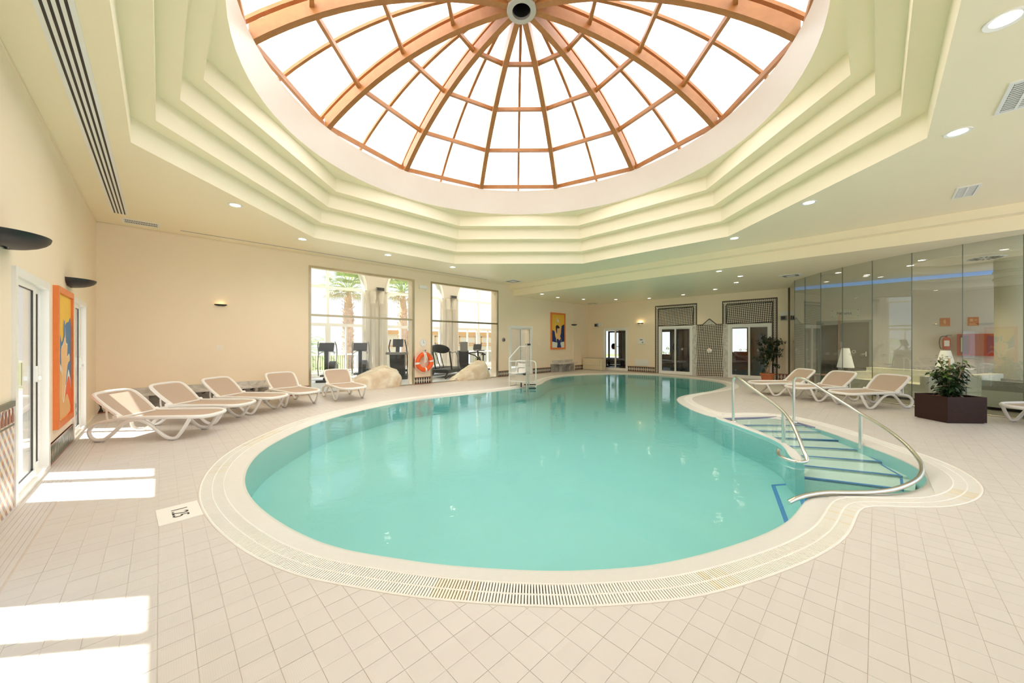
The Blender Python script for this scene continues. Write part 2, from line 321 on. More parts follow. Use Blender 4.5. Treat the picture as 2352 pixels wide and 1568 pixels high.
OUT = {'W': '603,3964 610,3855 620,3745 633,3636 648,3527 666,3418 687,3310 709,3202 734,3095 762,2989 793,2883 829,2779 870,2677 915,2577 967,2480 1023,2385 1081,2292 1140,2199 1199,2106 1261,2015 1326,1927 1394,1840 1463,1755 1534,1670 1606,1587 1680,1505 1756,1426 1836,1350 1918,1277 2002,1206 2088,1138 2176,1072 2268,1011 2363,955 2460,903 2559,855 2659,809 2759,765 2861,723 2963,683 3066,644 3170,608 3275,575 3381,546 3488,520 3597,500 3706,485 3815,476 3925,468 4035,461 4144,453 4254,439 4360,413 4462,371 4553,310 4634,235 4707,153 4779,70 4854,-11 4934,-86 5021,-153 5116,-209 5216,-254 5319,-293 5425,-323 5532,-346 5641,-361 5751,-367 5861,-364 5971,-353 6079,-333 6185,-306 6289,-270 6391,-228 6490,-181 6587,-129 6681,-72 6773,-11 6863,52 6953,116 7044,178 7135,239 7228,298 7320,358 7412,419 7502,482 7589,549 7674,619 7756,692 7836,768 7915,844 7992,923 8064,1006 8128,1096 8177,1194 8196,1302 8169,1408 8106,1497 8026,1572 7940,1642 7854,1710 7767,1777 7681,1846 7600,1920 7537,2009 7524,2117 7559,2221 7615,2315 7682,2403 7755,2485 7831,2564 7910,2641 7991,2715 8074,2788 8159,2858 8245,2926 8332,2993 8421,3059 8511,3122 8602,3184 8694,3243 8788,3300 8884,3354 8982,3405 9082,3451 9183,3493 9287,3530 9392,3562 9499,3589 9607,3610 9716,3625 9826,3634 9936,3637 10046,3636 10156,3631 10265,3623 10375,3612 10484,3598 10593,3582 10701,3564 10810,3546 10918,3528 11027,3509 11135,3489 11243,3468 11351,3448 11459,3428 11568,3409 11676,3391 11785,3374 11894,3359 12003,3346 12113,3336 12223,3330 12333,3328 12443,3329 12552,3333 12662,3341 12772,3352 12880,3369 12988,3391 13095,3418 13201,3448 13306,3481 13409,3517 13512,3557 13613,3600 13713,3647 13810,3698 13905,3754 13996,3815 14084,3881 14168,3952 14248,4028 14322,4109 14392,4194 14457,4283 14519,4374 14578,4467 14634,4562 14686,4658 14735,4757 14780,4857 14823,4959 14863,5061 14903,5164 14940,5267 14976,5371 15011,5475 15043,5581 15073,5686 15101,5793 15126,5900 15149,6008 15167,6116 15180,6225 15187,6335 15188,6445 15183,6555 15173,6665 15158,6774 15138,6882 15113,6989 15083,7095 15048,7199 15007,7301 14961,7401 14911,7499 14856,7594 14796,7686 14729,7774 14656,7856 14579,7935 14499,8011 14417,8084 14333,8155 14248,8224 14161,8292 14073,8357 13983,8421 13893,8484 13801,8545 13709,8604 13615,8661 13519,8715 13421,8765 13320,8810 13218,8851 13115,8889 13010,8922 12904,8953 12798,8981 12691,9005 12583,9028 12475,9049 12366,9067 12257,9081 12148,9091 12038,9097 11928,9096 11818,9089 11709,9077 11600,9061 11492,9040 11384,9017 11278,8990 11172,8960 11067,8927 10963,8892 10859,8854 10757,8814 10655,8772 10554,8729 10454,8683 10355,8635 10257,8585 10159,8534 10063,8482 9967,8428 9872,8373 9778,8315 9685,8255 9593,8196 9499,8139 9403,8084 9306,8034 9206,7987 9105,7944 9002,7905 8897,7872 8791,7843 8683,7820 8575,7801 8466,7785 8357,7773 8247,7763 8137,7755 8027,7750 7918,7746 7808,7743 7698,7741 7588,7740 7478,7740 7367,7741 7257,7742 7147,7744 7038,7747 6928,7751 6818,7756 6708,7763 6598,7771 6488,7780 6379,7790 6269,7802 6160,7813 6051,7825 5941,7836 5832,7847 5722,7858 5613,7870 5503,7881 5394,7893 5285,7904 5175,7914 5065,7923 4956,7930 4846,7936 4736,7940 4626,7942 4516,7941 4406,7936 4296,7927 4187,7914 4078,7898 3970,7877 3863,7854 3756,7827 3650,7798 3545,7764 3442,7725 3341,7683 3240,7639 3139,7596 3037,7553 2936,7510 2836,7465 2737,7417 2639,7366 2543,7313 2448,7257 2354,7200 2262,7140 2171,7077 2084,7011 1998,6941 1916,6869 1835,6794 1757,6716 1681,6637 1607,6555 1535,6472 1464,6388 1395,6302 1328,6215 1261,6128 1195,6040 1131,5950 1071,5858 1014,5764 962,5667 913,5569 868,5468 827,5366 789,5263 755,5158 723,5053 695,4947 671,4839 650,4731 632,4623 618,4514 608,4404 601,4294 598,4184 599,4074',
'GI': '455,3735 468,3626 483,3517 501,3408 521,3300 543,3192 567,3084 594,2978 624,2872 658,2767 697,2664 739,2562 787,2463 841,2367 898,2273 957,2180 1015,2087 1075,1994 1138,1904 1204,1815 1272,1729 1341,1643 1412,1559 1484,1476 1558,1394 1634,1315 1713,1238 1795,1165 1879,1094 1965,1024 2053,958 2143,895 2237,837 2333,783 2431,733 2530,686 2631,641 2732,598 2834,556 2937,516 3040,478 3144,443 3250,411 3356,382 3463,357 3571,337 3680,322 3790,312 3900,304 4010,298 4120,289 4229,275 4335,246 4431,193 4514,121 4588,39 4659,-44 4734,-125 4814,-201 4899,-270 4992,-329 5090,-380 5191,-422 5295,-458 5402,-487 5510,-509 5619,-524 5728,-532 5839,-531 5948,-522 6057,-506 6165,-482 6271,-452 6374,-415 6475,-372 6574,-323 6671,-271 6765,-214 6857,-153 6947,-90 7037,-27 7128,36 7220,97 7312,156 7405,216 7497,277 7587,340 7675,406 7760,476 7843,548 7924,623 8003,699 8081,777 8155,858 8225,944 8286,1036 8333,1135 8360,1241 8361,1351 8332,1457 8277,1552 8204,1634 8122,1707 8036,1777 7949,1844 7863,1912 7778,1982 7709,2067 7723,2173 7784,2265 7855,2349 7930,2429 8008,2507 8089,2581 8172,2654 8256,2725 8342,2793 8430,2860 8518,2926 8608,2989 8700,3051 8792,3110 8887,3166 8983,3220 9082,3270 9182,3315 9285,3355 9389,3389 9495,3418 9603,3441 9712,3458 9821,3468 9931,3472 10042,3471 10151,3466 10261,3457 10371,3446 10480,3432 10589,3415 10698,3398 10806,3379 10915,3361 11023,3342 11131,3322 11240,3301 11348,3280 11456,3261 11565,3242 11673,3225 11782,3208 11891,3193 12001,3181 12110,3171 12220,3165 12330,3163 12440,3164 12550,3168 12660,3175 12770,3186 12879,3201 12987,3221 13094,3247 13201,3276 13306,3308 13410,3342 13514,3380 13616,3421 13717,3466 13816,3514 13912,3566 14007,3623 14098,3685 14186,3751 14270,3822 14350,3897 14426,3977 14497,4061 14564,4149 14628,4239 14688,4331 14745,4425 14800,4520 14851,4618 14898,4717 14943,4818 14985,4920 15025,5022 15064,5125 15102,5229 15138,5333 15172,5437 15204,5543 15234,5649 15262,5755 15287,5862 15310,5970 15328,6079 15342,6188 15351,6298 15354,6408 15351,6518 15342,6628 15330,6737 15313,6846 15291,6954 15265,7061 15234,7166 15197,7270 15156,7372 15110,7472 15061,7571 15006,7666 14946,7759 14881,7847 14811,7932 14736,8013 14657,8090 14576,8164 14493,8236 14408,8307 14322,8376 14235,8443 14146,8508 14056,8572 13965,8634 13874,8695 13781,8754 13686,8811 13590,8864 13492,8914 13392,8959 13290,9001 13186,9038 13082,9073 12976,9104 12870,9133 12763,9158 12655,9182 12547,9203 12439,9222 12330,9239 12220,9251 12111,9259 12001,9262 11891,9260 11781,9252 11671,9239 11563,9222 11454,9201 11347,9177 11240,9151 11134,9121 11029,9088 10925,9053 10821,9016 10718,8976 10616,8935 10515,8892 10414,8847 10315,8799 10216,8750 10119,8699 10022,8647 9925,8594 9830,8540 9735,8483 9642,8424 9550,8364 9457,8306 9362,8250 9265,8198 9166,8150 9065,8105 8962,8066 8857,8032 8751,8003 8643,7980 8535,7962 8426,7947 8316,7935 8207,7925 8097,7918 7987,7913 7877,7910 7767,7907 7656,7906 7546,7905 7436,7905 7326,7906 7216,7908 7106,7910 6996,7914 6886,7918 6776,7924 6666,7931 6556,7940 6447,7950 6337,7960 6228,7972 6118,7983 6009,7995 5899,8006 5789,8017 5680,8029 5570,8040 5461,8052 5351,8063 5242,8074 5132,8083 5022,8091 4912,8098 4802,8103 4692,8106 4582,8107 4472,8105 4362,8099 4253,8089 4143,8075 4035,8057 3926,8037 3819,8013 3712,7986 3606,7957 3501,7923 3398,7885 3296,7843 3195,7800 3094,7756 2992,7713 2891,7670 2790,7626 2691,7579 2593,7528 2496,7476 2401,7421 2306,7364 2213,7305 2122,7244 2032,7180 1946,7112 1861,7041 1779,6968 1699,6892 1622,6814 1546,6734 1472,6652 1400,6569 1330,6484 1261,6398 1193,6311 1127,6224 1061,6135 997,6046 936,5954 879,5860 826,5764 776,5665 730,5565 688,5464 649,5361 613,5257 580,5152 550,5046 524,4939 501,4831 481,4723 464,4614 451,4504 442,4395 436,4285 433,4175 434,4065 438,3955 446,3845',
'GM': '355,3790 366,3681 379,3571 395,3462 414,3354 435,3246 457,3138 482,3030 510,2924 541,2818 576,2714 616,2611 659,2510 708,2411 762,2315 819,2221 877,2127 936,2034 996,1942 1059,1851 1124,1763 1192,1676 1262,1590 1333,1506 1404,1422 1478,1340 1554,1261 1633,1183 1714,1109 1798,1038 1883,968 1970,900 2060,836 2152,777 2248,721 2345,670 2444,622 2544,576 2645,531 2747,489 2849,448 2952,409 3056,372 3161,338 3266,307 3373,280 3481,256 3589,238 3699,225 3809,215 3918,208 4028,201 4138,192 4247,173 4349,132 4435,65 4510,-16 4582,-100 4656,-181 4735,-258 4819,-329 4910,-391 5006,-445 5106,-491 5209,-530 5314,-563 5421,-589 5530,-609 5639,-622 5749,-627 5859,-625 5969,-616 6078,-599 6185,-575 6291,-545 6395,-509 6497,-466 6596,-419 6694,-367 6789,-311 6881,-251 6972,-189 7062,-125 7152,-63 7244,-1 7336,59 7429,119 7521,179 7612,241 7701,306 7787,374 7871,446 7953,520 8033,596 8111,673 8188,752 8260,835 8327,923 8384,1017 8429,1117 8455,1224 8459,1334 8440,1442 8397,1543 8334,1634 8258,1714 8176,1786 8090,1855 8003,1923 7916,1991 7838,2068 7838,2171 7902,2259 7977,2341 8054,2419 8135,2494 8217,2568 8301,2639 8387,2708 8474,2775 8563,2840 8653,2904 8744,2966 8836,3026 8931,3082 9027,3136 9126,3185 9226,3230 9329,3270 9434,3303 9541,3331 9649,3353 9758,3367 9868,3375 9978,3377 10088,3374 10198,3367 10308,3357 10417,3344 10526,3329 10635,3312 10744,3294 10852,3275 10961,3256 11069,3237 11177,3216 11286,3195 11394,3175 11503,3156 11611,3138 11720,3121 11829,3105 11938,3092 12048,3081 12158,3073 12268,3069 12378,3068 12488,3070 12598,3076 12708,3084 12818,3096 12927,3113 13035,3135 13142,3161 13248,3190 13353,3223 13457,3258 13561,3296 13663,3338 13763,3383 13862,3431 13959,3484 14054,3540 14145,3601 14234,3667 14318,3737 14399,3812 14476,3891 14549,3974 14617,4061 14682,4150 14743,4241 14802,4334 14858,4429 14910,4526 14960,4625 15006,4725 15049,4826 15091,4928 15130,5031 15169,5134 15206,5238 15241,5342 15274,5447 15306,5553 15335,5659 15362,5766 15387,5873 15408,5981 15426,6090 15439,6199 15446,6309 15449,6419 15445,6530 15437,6639 15424,6749 15407,6858 15386,6966 15360,7073 15330,7179 15294,7283 15254,7385 15209,7486 15160,7585 15107,7682 15050,7775 14987,7866 14919,7952 14846,8035 14769,8114 14689,8190 14607,8263 14523,8335 14438,8405 14352,8473 14264,8539 14175,8604 14084,8668 13993,8729 13901,8790 13808,8849 13713,8905 13617,8958 13518,9007 13417,9052 13315,9093 13212,9130 13107,9165 13001,9196 12895,9224 12788,9250 12680,9274 12572,9295 12464,9315 12355,9331 12245,9344 12135,9353 12025,9357 11915,9356 11805,9349 11696,9338 11587,9322 11478,9303 11370,9280 11263,9255 11157,9226 11051,9195 10946,9161 10842,9125 10739,9086 10637,9046 10535,9004 10434,8960 10334,8914 10234,8866 10136,8816 10039,8765 9942,8712 9846,8658 9750,8603 9656,8545 9564,8486 9471,8427 9377,8369 9281,8314 9184,8263 9084,8217 8982,8175 8878,8138 8772,8107 8665,8082 8557,8061 8448,8045 8339,8032 8229,8022 8119,8015 8009,8009 7899,8005 7789,8003 7678,8001 7568,8000 7458,8000 7348,8001 7238,8002 7128,8005 7018,8008 6907,8012 6797,8018 6687,8025 6578,8033 6468,8043 6358,8054 6249,8065 6139,8077 6029,8088 5920,8099 5810,8111 5701,8122 5591,8134 5482,8145 5372,8156 5262,8167 5153,8177 5043,8185 4933,8192 4823,8197 4713,8201 4602,8202 4492,8201 4382,8196 4272,8187 4163,8174 4054,8157 3946,8137 3838,8115 3731,8089 3624,8061 3519,8029 3415,7993 3312,7953 3211,7910 3110,7866 3008,7823 2907,7780 2805,7737 2705,7691 2606,7642 2509,7591 2413,7538 2317,7482 2223,7425 2131,7365 2040,7303 1951,7237 1865,7169 1781,7097 1700,7023 1620,6947 1542,6869 1467,6789 1393,6706 1322,6623 1251,6538 1182,6452 1115,6365 1048,6277 983,6189 918,6099 857,6008 800,5914 747,5817 697,5719 650,5619 607,5518 567,5415 531,5311 497,5206 467,5100 439,4994 415,4886 394,4778 376,4669 362,4560 351,4450 343,4341 339,4230 338,4120 341,4010 346,3900',
'GO': '254,3859 263,3749 275,3639 289,3530 306,3421 325,3312 346,3204 369,3097 394,2989 423,2883 455,2777 490,2673 530,2570 573,2469 622,2370 675,2274 733,2180 791,2086 850,1993 910,1901 972,1810 1037,1721 1104,1634 1174,1548 1244,1463 1316,1379 1389,1297 1464,1217 1542,1139 1623,1063 1706,991 1791,921 1877,852 1965,786 2056,724 2150,667 2247,614 2345,564 2445,517 2545,471 2646,428 2748,386 2851,346 2954,307 3058,271 3163,238 3269,208 3376,181 3484,159 3593,141 3702,129 3812,120 3922,113 4032,106 4142,96 4249,71 4344,17 4422,-61 4494,-144 4568,-226 4645,-305 4728,-378 4816,-444 4910,-501 5008,-551 5109,-595 5213,-632 5319,-663 5426,-687 5535,-706 5644,-718 5754,-722 5864,-720 5974,-711 6083,-695 6191,-672 6297,-643 6402,-608 6504,-567 6604,-521 6702,-471 6798,-416 6892,-358 6983,-297 7073,-234 7164,-170 7255,-108 7347,-48 7439,12 7532,72 7623,133 7713,197 7801,263 7886,333 7969,406 8050,481 8130,557 8208,635 8283,715 8354,800 8418,889 8474,984 8519,1085 8547,1191 8556,1301 8546,1410 8515,1516 8466,1614 8401,1703 8325,1782 8242,1855 8156,1924 8069,1992 7986,2063 7957,2162 8022,2250 8099,2329 8179,2406 8260,2480 8344,2551 8430,2620 8517,2688 8605,2754 8695,2818 8786,2880 8878,2940 8973,2997 9069,3050 9167,3100 9268,3145 9371,3184 9476,3216 9583,3243 9692,3263 9801,3276 9911,3282 10021,3281 10131,3277 10241,3268 10351,3257 10460,3243 10569,3226 10678,3208 10786,3190 10895,3171 11004,3152 11112,3132 11220,3111 11328,3091 11437,3071 11545,3053 11654,3035 11763,3019 11872,3004 11982,2991 12092,2982 12202,2976 12312,2973 12422,2974 12532,2977 12642,2983 12752,2992 12861,3006 12970,3024 13078,3047 13185,3074 13291,3104 13396,3137 13500,3173 13603,3211 13705,3253 13806,3298 13905,3346 14002,3398 14096,3455 14188,3516 14277,3581 14363,3650 14445,3724 14523,3802 14596,3884 14666,3969 14732,4057 14795,4148 14855,4240 14913,4334 14967,4430 15018,4528 15066,4627 15111,4728 15153,4829 15194,4932 15233,5034 15271,5138 15308,5242 15342,5347 15375,5452 15406,5558 15435,5664 15461,5771 15485,5878 15506,5987 15523,6096 15535,6205 15542,6315 15544,6425 15540,6535 15532,6645 15519,6755 15503,6864 15482,6972 15457,7079 15427,7185 15393,7290 15353,7393 15310,7494 15263,7594 15211,7691 15155,7786 15095,7878 15029,7967 14959,8051 14884,8132 14806,8210 14725,8285 14643,8358 14559,8429 14473,8499 14386,8566 14298,8632 14209,8697 14118,8760 14027,8821 13934,8882 13841,8940 13746,8996 13649,9048 13550,9097 13449,9141 13347,9182 13243,9220 13139,9254 13033,9286 12927,9314 12820,9340 12712,9364 12604,9386 12496,9406 12387,9422 12277,9436 12168,9446 12058,9451 11947,9452 11837,9447 11728,9437 11618,9423 11510,9406 11401,9384 11294,9360 11187,9333 11081,9304 10976,9271 10871,9236 10768,9198 10665,9159 10562,9118 10461,9075 10360,9031 10260,8984 10161,8935 10063,8885 9966,8833 9869,8781 9773,8726 9678,8671 9585,8612 9492,8553 9399,8494 9305,8436 9209,8383 9110,8333 9010,8288 8907,8248 8802,8214 8696,8186 8588,8163 8479,8145 8370,8131 8260,8120 8150,8112 8040,8106 7930,8101 7820,8098 7710,8096 7600,8095 7489,8095 7379,8096 7269,8097 7159,8099 7049,8102 6939,8106 6829,8111 6719,8118 6609,8126 6499,8136 6389,8146 6280,8157 6170,8169 6060,8180 5951,8192 5841,8203 5732,8214 5622,8226 5512,8237 5403,8249 5293,8260 5183,8269 5074,8278 4964,8285 4854,8291 4743,8295 4633,8297 4523,8296 4413,8292 4303,8285 4193,8273 4084,8258 3976,8240 3868,8218 3760,8194 3653,8168 3547,8138 3442,8104 3339,8066 3237,8025 3135,7981 3034,7937 2933,7894 2831,7851 2730,7807 2630,7761 2532,7711 2435,7659 2339,7605 2244,7549 2150,7491 2058,7431 1967,7368 1879,7302 1793,7233 1710,7161 1628,7087 1549,7010 1471,6932 1396,6852 1323,6770 1251,6686 1180,6601 1111,6515 1044,6428 977,6341 911,6252 847,6163 785,6071 727,5978 673,5882 623,5784 575,5684 531,5583 490,5481 453,5377 418,5273 387,5167 358,5061 332,4954 310,4846 290,4737 274,4628 262,4519 252,4409 246,4299 243,4189 244,4079 247,3969',
}
from mathutils.geometry import tessellate_polygon
import numpy as np
def loop(k): return [tuple(int(a)/1000 for a in p.split(',')) for p in OUT[k].split()]
LW, LGI, LGM, LGO = loop('W'), loop('GI'), loop('GM'), loop('GO')
def normals(L):
    n = len(L); o = []
    for i in range(n):
        a, b = L[i-1], L[(i+1) % n]; dx, dy = b[0]-a[0], b[1]-a[1]; q = hypot(dx, dy) or 1
        o.append((dy/q, -dx/q))      # outward for a counter-clockwise loop
    return o
def offset(L, d): return [(x+nx*d, y+ny*d) for (x, y), (nx, ny) in zip(L, normals(L))]
def ring(mb, La, za, Lb, zb, m, smooth=False):
    A = [Vector((x, y, za)) for x, y in La]; B = [Vector((x, y, zb)) for x, y in Lb]
    tri = tessellate_polygon([[Vector((v.x, v.y, 0)) for v in A], [Vector((v.x, v.y, 0)) for v in B]])
    mb.add(A+B, tri, m, smooth)
def skirt(mb, L, z0, z1, m, smooth=True):
    n = len(L); vs = [(x, y, z0) for x, y in L]+[(x, y, z1) for x, y in L]
    mb.add(vs, [(i, (i+1) % n, n+(i+1) % n, n+i) for i in range(n)], m, smooth)
GX = [(16.17, 2.21), (14.30, 1.81), (13.81, 1.50), (13.19, 1.09), (12.68, .62), (12.15, .07), (11.72, -.54), (11.40, -1.20), (11.13, -1.86), (10.93, -2.56), (10.80, -3.28), (10.74, -4.0)]
YN = -4.0            # the hall goes on behind the camera to here and stays open
# ---- floor ------------------------------------------------------------
def inpoly(P, L):
    x, y = P[:, 0], P[:, 1]; ins = np.zeros(len(P), bool); A = np.array(L); B = np.roll(A, -1, 0)
    for (ax, ay), (bx, by) in zip(A, B):
        if ay == by: continue
        c = (ay > y) != (by > y); ins ^= c & (x < (bx-ax)*(y-ay)/(by-ay)+ax)
    return ins
def nearest(P, L):
    A = np.array(L); B = np.roll(A, -1, 0); best = np.full(len(P), 99.); pt = np.zeros_like(P); seg = np.zeros(len(P), int)
    for i, (a, b) in enumerate(zip(A, B)):
        ab = b-a; t = np.clip(((P-a)@ab)/(ab@ab), 0, 1); q = a+t[:, None]*ab; d = np.hypot(*(P-q).T)
        k = d < best; best[k] = d[k]; pt[k] = q[k]; seg[k] = i
    return best, pt, seg
mb = MB(); fl_poly = [(XL, YN), (XT+.05, YN), (XT+.05, YW), (XL, YW)]
ring(mb, fl_poly, -.0022, LGO, -.0022, GROUT)
floor = struct(mb.build('floor'), 'pale beige tiled pool deck around the pool', 'floor')
lounge_poly = GX+[(XT+.05, YN)]
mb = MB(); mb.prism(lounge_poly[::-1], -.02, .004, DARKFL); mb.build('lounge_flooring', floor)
PIT = .126; GAP = .0018
i0, i1 = int((XL+.13)/PIT), int(XT/PIT); j0, j1 = int(YN/PIT), int(YW/PIT)
cent = np.array([(.053+PIT*i, -.037+PIT*j) for i in range(i0-1, i1) for j in range(j0+1, j1)])
cent = cent[(cent[:, 0] > XL+.20) & (cent[:, 0] < XT-.05) & (cent[:, 1] < YW-.06)]
cent = cent[~inpoly(cent, lounge_poly)]
ins = inpoly(cent, LGO); dist, near_pt, _ = nearest(cent, LGO)
keep = ~(ins & (dist > .09)); cent, ins, dist, near_pt = cent[keep], ins[keep], dist[keep], near_pt[keep]
cY, sY = cos(R(YAW)), sin(R(YAW))
def in_view(x, y, z=0., mg=.05):
    d = x*cY+y*sY; r = x*sY-y*cY
    return d > .3 and abs(r/d*F_PX) < 1176*(1+mg) and abs((CAM_H-z)/d*F_PX) < 784*(1+mg)
hw = PIT/2-GAP/2
tm = MB(); tm.add([(-hw, -hw, 0), (hw, -hw, 0), (hw, hw, 0), (-hw, hw, 0), (-hw, -hw, -.003), (hw, -hw, -.003), (hw, hw, -.003), (-hw, hw, -.003)],
                  [(0, 1, 2, 3), (0, 4, 5, 1), (1, 5, 6, 2), (2, 6, 7, 3), (3, 7, 4, 0)], TILE)
first = None; rest = MB(); order = np.argsort((cent**2).sum(1)); cnt = 0
for k in order:
    x, y = cent[k]
    if dist[k] > .092 and cnt < 300 and in_view(x, y):
        z = rng.uniform(-.0006, .0004)
        if first is None: first = tm.build('tile', floor, (x, y, z)); tmesh = first.data
        else: link('tile', tmesh, floor, (x, y, z))
        cnt += 1
        continue
    P = [(x-hw, y-hw), (x+hw, y-hw), (x+hw, y+hw), (x-hw, y+hw)]
    if dist[k] <= .092:                      # cut along the gutter
        q = near_pt[k]; nx, ny = x-q[0], y-q[1]; l = hypot(nx, ny) or 1; sg = -1 if ins[k] else 1; nx, ny = sg*nx/l, sg*ny/l
        o = []
        for a in range(4):
            p, r = P[a], P[(a+1) % 4]; da = (p[0]-q[0])*nx+(p[1]-q[1])*ny-.006; db = (r[0]-q[0])*nx+(r[1]-q[1])*ny-.006
            if da >= 0: o.append(p)
            if da*db < 0: t = da/(da-db); o.append((p[0]+t*(r[0]-p[0]), p[1]+t*(r[1]-p[1])))
        P = o
        if len(P) < 3: continue
    n = len(P); z = rng.uniform(-.0006, .0004)
    rest.add([(a, b, z) for a, b in P]+[(a, b, -.003) for a, b in P], [tuple(range(n))]+[((i+1) % n, i, n+i, n+(i+1) % n) for i in range(n)], TILE)
tag(rest.build('tiles', floor), kind='stuff')
mb = MB()
for i in range(8): mb.box(XL+.003+i*.031, XL+.0325+i*.031, YN+2.5, YW-.02, -.003, .0005, TILE)
mb.build('border_strip', floor)
# ---- gutter and pool shell ---------------------------------------------
pool = thing('swimming_pool', 'freeform turquoise swimming pool with pale rim and overflow grating', 'pool', (0, 0, 0))
mb = MB(); ring(mb, LGI, -.002, offset(LW, 0), -.034, COPING)
skirt(mb, LGI, -.06, -.002, COPING); mb.build('coping', pool)
mb = MB(); ring(mb, LGO, -.045, LGI, -.045, CHANNEL); skirt(mb, LGO, -.05, -.007, CHANNEL); mb.build('gutter_channel', pool)
mb = MB()
for L, w in ((offset(LGO, -.008), .009), (LGM, .006), (offset(LGI, .008), .008)):
    mb.tube([(x, y, -.004) for x, y in L], w, GRATE, 6, closed=True)
mb.build('grating_rail', pool)
def walk(L, step):
    A = np.array(L+L[:1]); s = np.r_[0, np.cumsum(np.hypot(*np.diff(A, axis=0).T))]; n = int(s[-1]/step)
    t = np.linspace(0, s[-1], n, endpoint=False); X, Y = np.interp(t, s, A[:, 0]), np.interp(t, s, A[:, 1])
    e = .03; dx = np.interp((t+e) % s[-1], s, A[:, 0])-np.interp((t-e) % s[-1], s, A[:, 0]); dy = np.interp((t+e) % s[-1], s, A[:, 1])-np.interp((t-e) % s[-1], s, A[:, 1])
    return np.c_[X, Y, np.arctan2(dy, dx)]
sl = walk(LGM, .0172); sm = MB(); sm.box(-.0052, .0052, -.088, .088, -.016, 0, GRATE); first = None
smy = MB(); smy.box(-.0052, .0052, -.088, .088, -.016, 0, GRATEY); sy_mesh = None
order = np.argsort((sl[:, :2]**2).sum(1)); cnt = 0; rest = MB()
def stained(x, y): return sin(x*3.1+1.3)*sin(y*2.7+.4)+.5*sin(7*x-4*y)+rng.uniform(-.5, .5) > 1.1
for k in order:
    x, y, a = sl[k]
    if cnt < 300 and in_view(x, y):
        if first is None: first = sm.build('slat', pool, (x, y, -.001), (0, 0, a)); smesh = first.data; yo = smy.build('slat', pool, (x, y, -.02), (0, 0, a)); sy_mesh = yo.data; bpy.data.objects.remove(yo)
        else: link('slat', sy_mesh if stained(x, y) else smesh, pool, (x, y, -.001), (0, 0, a))
        cnt += 1
    else:
        M = Matrix.Translation((x, y, -.001)) @ Matrix.Rotation(a, 4, 'Z')
        rest.box(-.0052, .0052, -.088, .088, -.016, 0, GRATEY if stained(x, y) else GRATE, M)
tag(rest.build('slats', pool), kind='stuff')
ZF = -.46
mb = MB(); skirt(mb, LW, ZF, -.034, POOLF)
mb.add([(x, y, ZF) for x, y in LW], tessellate_polygon([[Vector((x, y, 0)) for x, y in LW]]), POOLF); mb.build('basin', pool)
STEPS = [(-0.005, (7.41, 2.02), (8.35, 1.32)), (-0.04, (7.21, 1.63), (8.02, 0.76)), (-0.07, (7.04, 1.39), (7.73, 0.6)), (-0.1, (6.86, 1.13), (7.41, 0.39)), (-0.13, (6.57, 0.92), (7.09, 0.15)), (-0.16, (6.26, 0.74), (6.71, -0.05)), (-0.19, (5.9, 0.66), (6.29, -0.22)), (-0.22, (5.5, 0.62), (5.83, -0.21))]
for k in range(8):
    z, a, b = STEPS[k]; p = STEPS[k-1] if k else None
    if k == 0: continue
    _, a0, b0 = p; zt = z
    ex = lambda u, v, t: (u[0]+(v[0]-u[0])*t, u[1]+(v[1]-u[1])*t)
    al, ar, bl, br = ex(a0, b0, -.02 if k > 1 else -.05), ex(a0, b0, 1.12 if k > 1 else 1.), ex(a, b, -.02), ex(a, b, 1.10)
    mb = MB(); mb.prism([al, bl, br, ar], ZF, zt, STEPM); st = mb.build('step', pool)
    d = Vector((b[0]-a[0], b[1]-a[1])).normalized(); nn = Vector((-d.y, d.x))
    if nn.dot(Vector((a0[0]-a[0], a0[1]-a[1]))) < 0: nn = -nn
    w = .045; q = [a, b, (b[0]+nn.x*w, b[1]+nn.y*w), (a[0]+nn.x*w, a[1]+nn.y*w)]
    mb = MB(); mb.prism(q, zt-.02, zt+.002, BLUE)
    e0 = ex(a, b, .985); e1 = ex(a0, b0, .985); dd = Vector((e1[0]-e0[0], e1[1]-e0[1])).normalized(); nr = Vector((-dd.y, dd.x))*.012
    mb.prism([(e0[0]-nr.x, e0[1]-nr.y), (e1[0]-nr.x, e1[1]-nr.y), (e1[0]+nr.x, e1[1]+nr.y), (e0[0]+nr.x, e0[1]+nr.y)], zt-.02, zt+.0025, BLUE)
    mb.build('step_edge', st)
a, b = STEPS[0][1], STEPS[0][2]; d = Vector((b[0]-a[0], b[1]-a[1])).normalized()*.008; nn = (-d.y, d.x)
mb = MB(); mb.prism([(a[0]-nn[0], a[1]-nn[1]), (b[0]-nn[0], b[1]-nn[1]), (b[0]+nn[0], b[1]+nn[1]), (a[0]+nn[0], a[1]+nn[1])], -.03, -.004, LINEM)
for p, q in ((b, (8.05, .99)), ((8.05, .99), (7.80, .72))):
    u = Vector((q[0]-p[0], q[1]-p[1])).normalized()*.007; v = (-u.y, u.x)
    mb.prism([(p[0]-v[0], p[1]-v[1]), (q[0]-v[0], q[1]-v[1]), (q[0]+v[0], q[1]+v[1]), (p[0]+v[0], p[1]+v[1])], -.05, -.012, LINEM)
mb.build('stair_outline', pool)
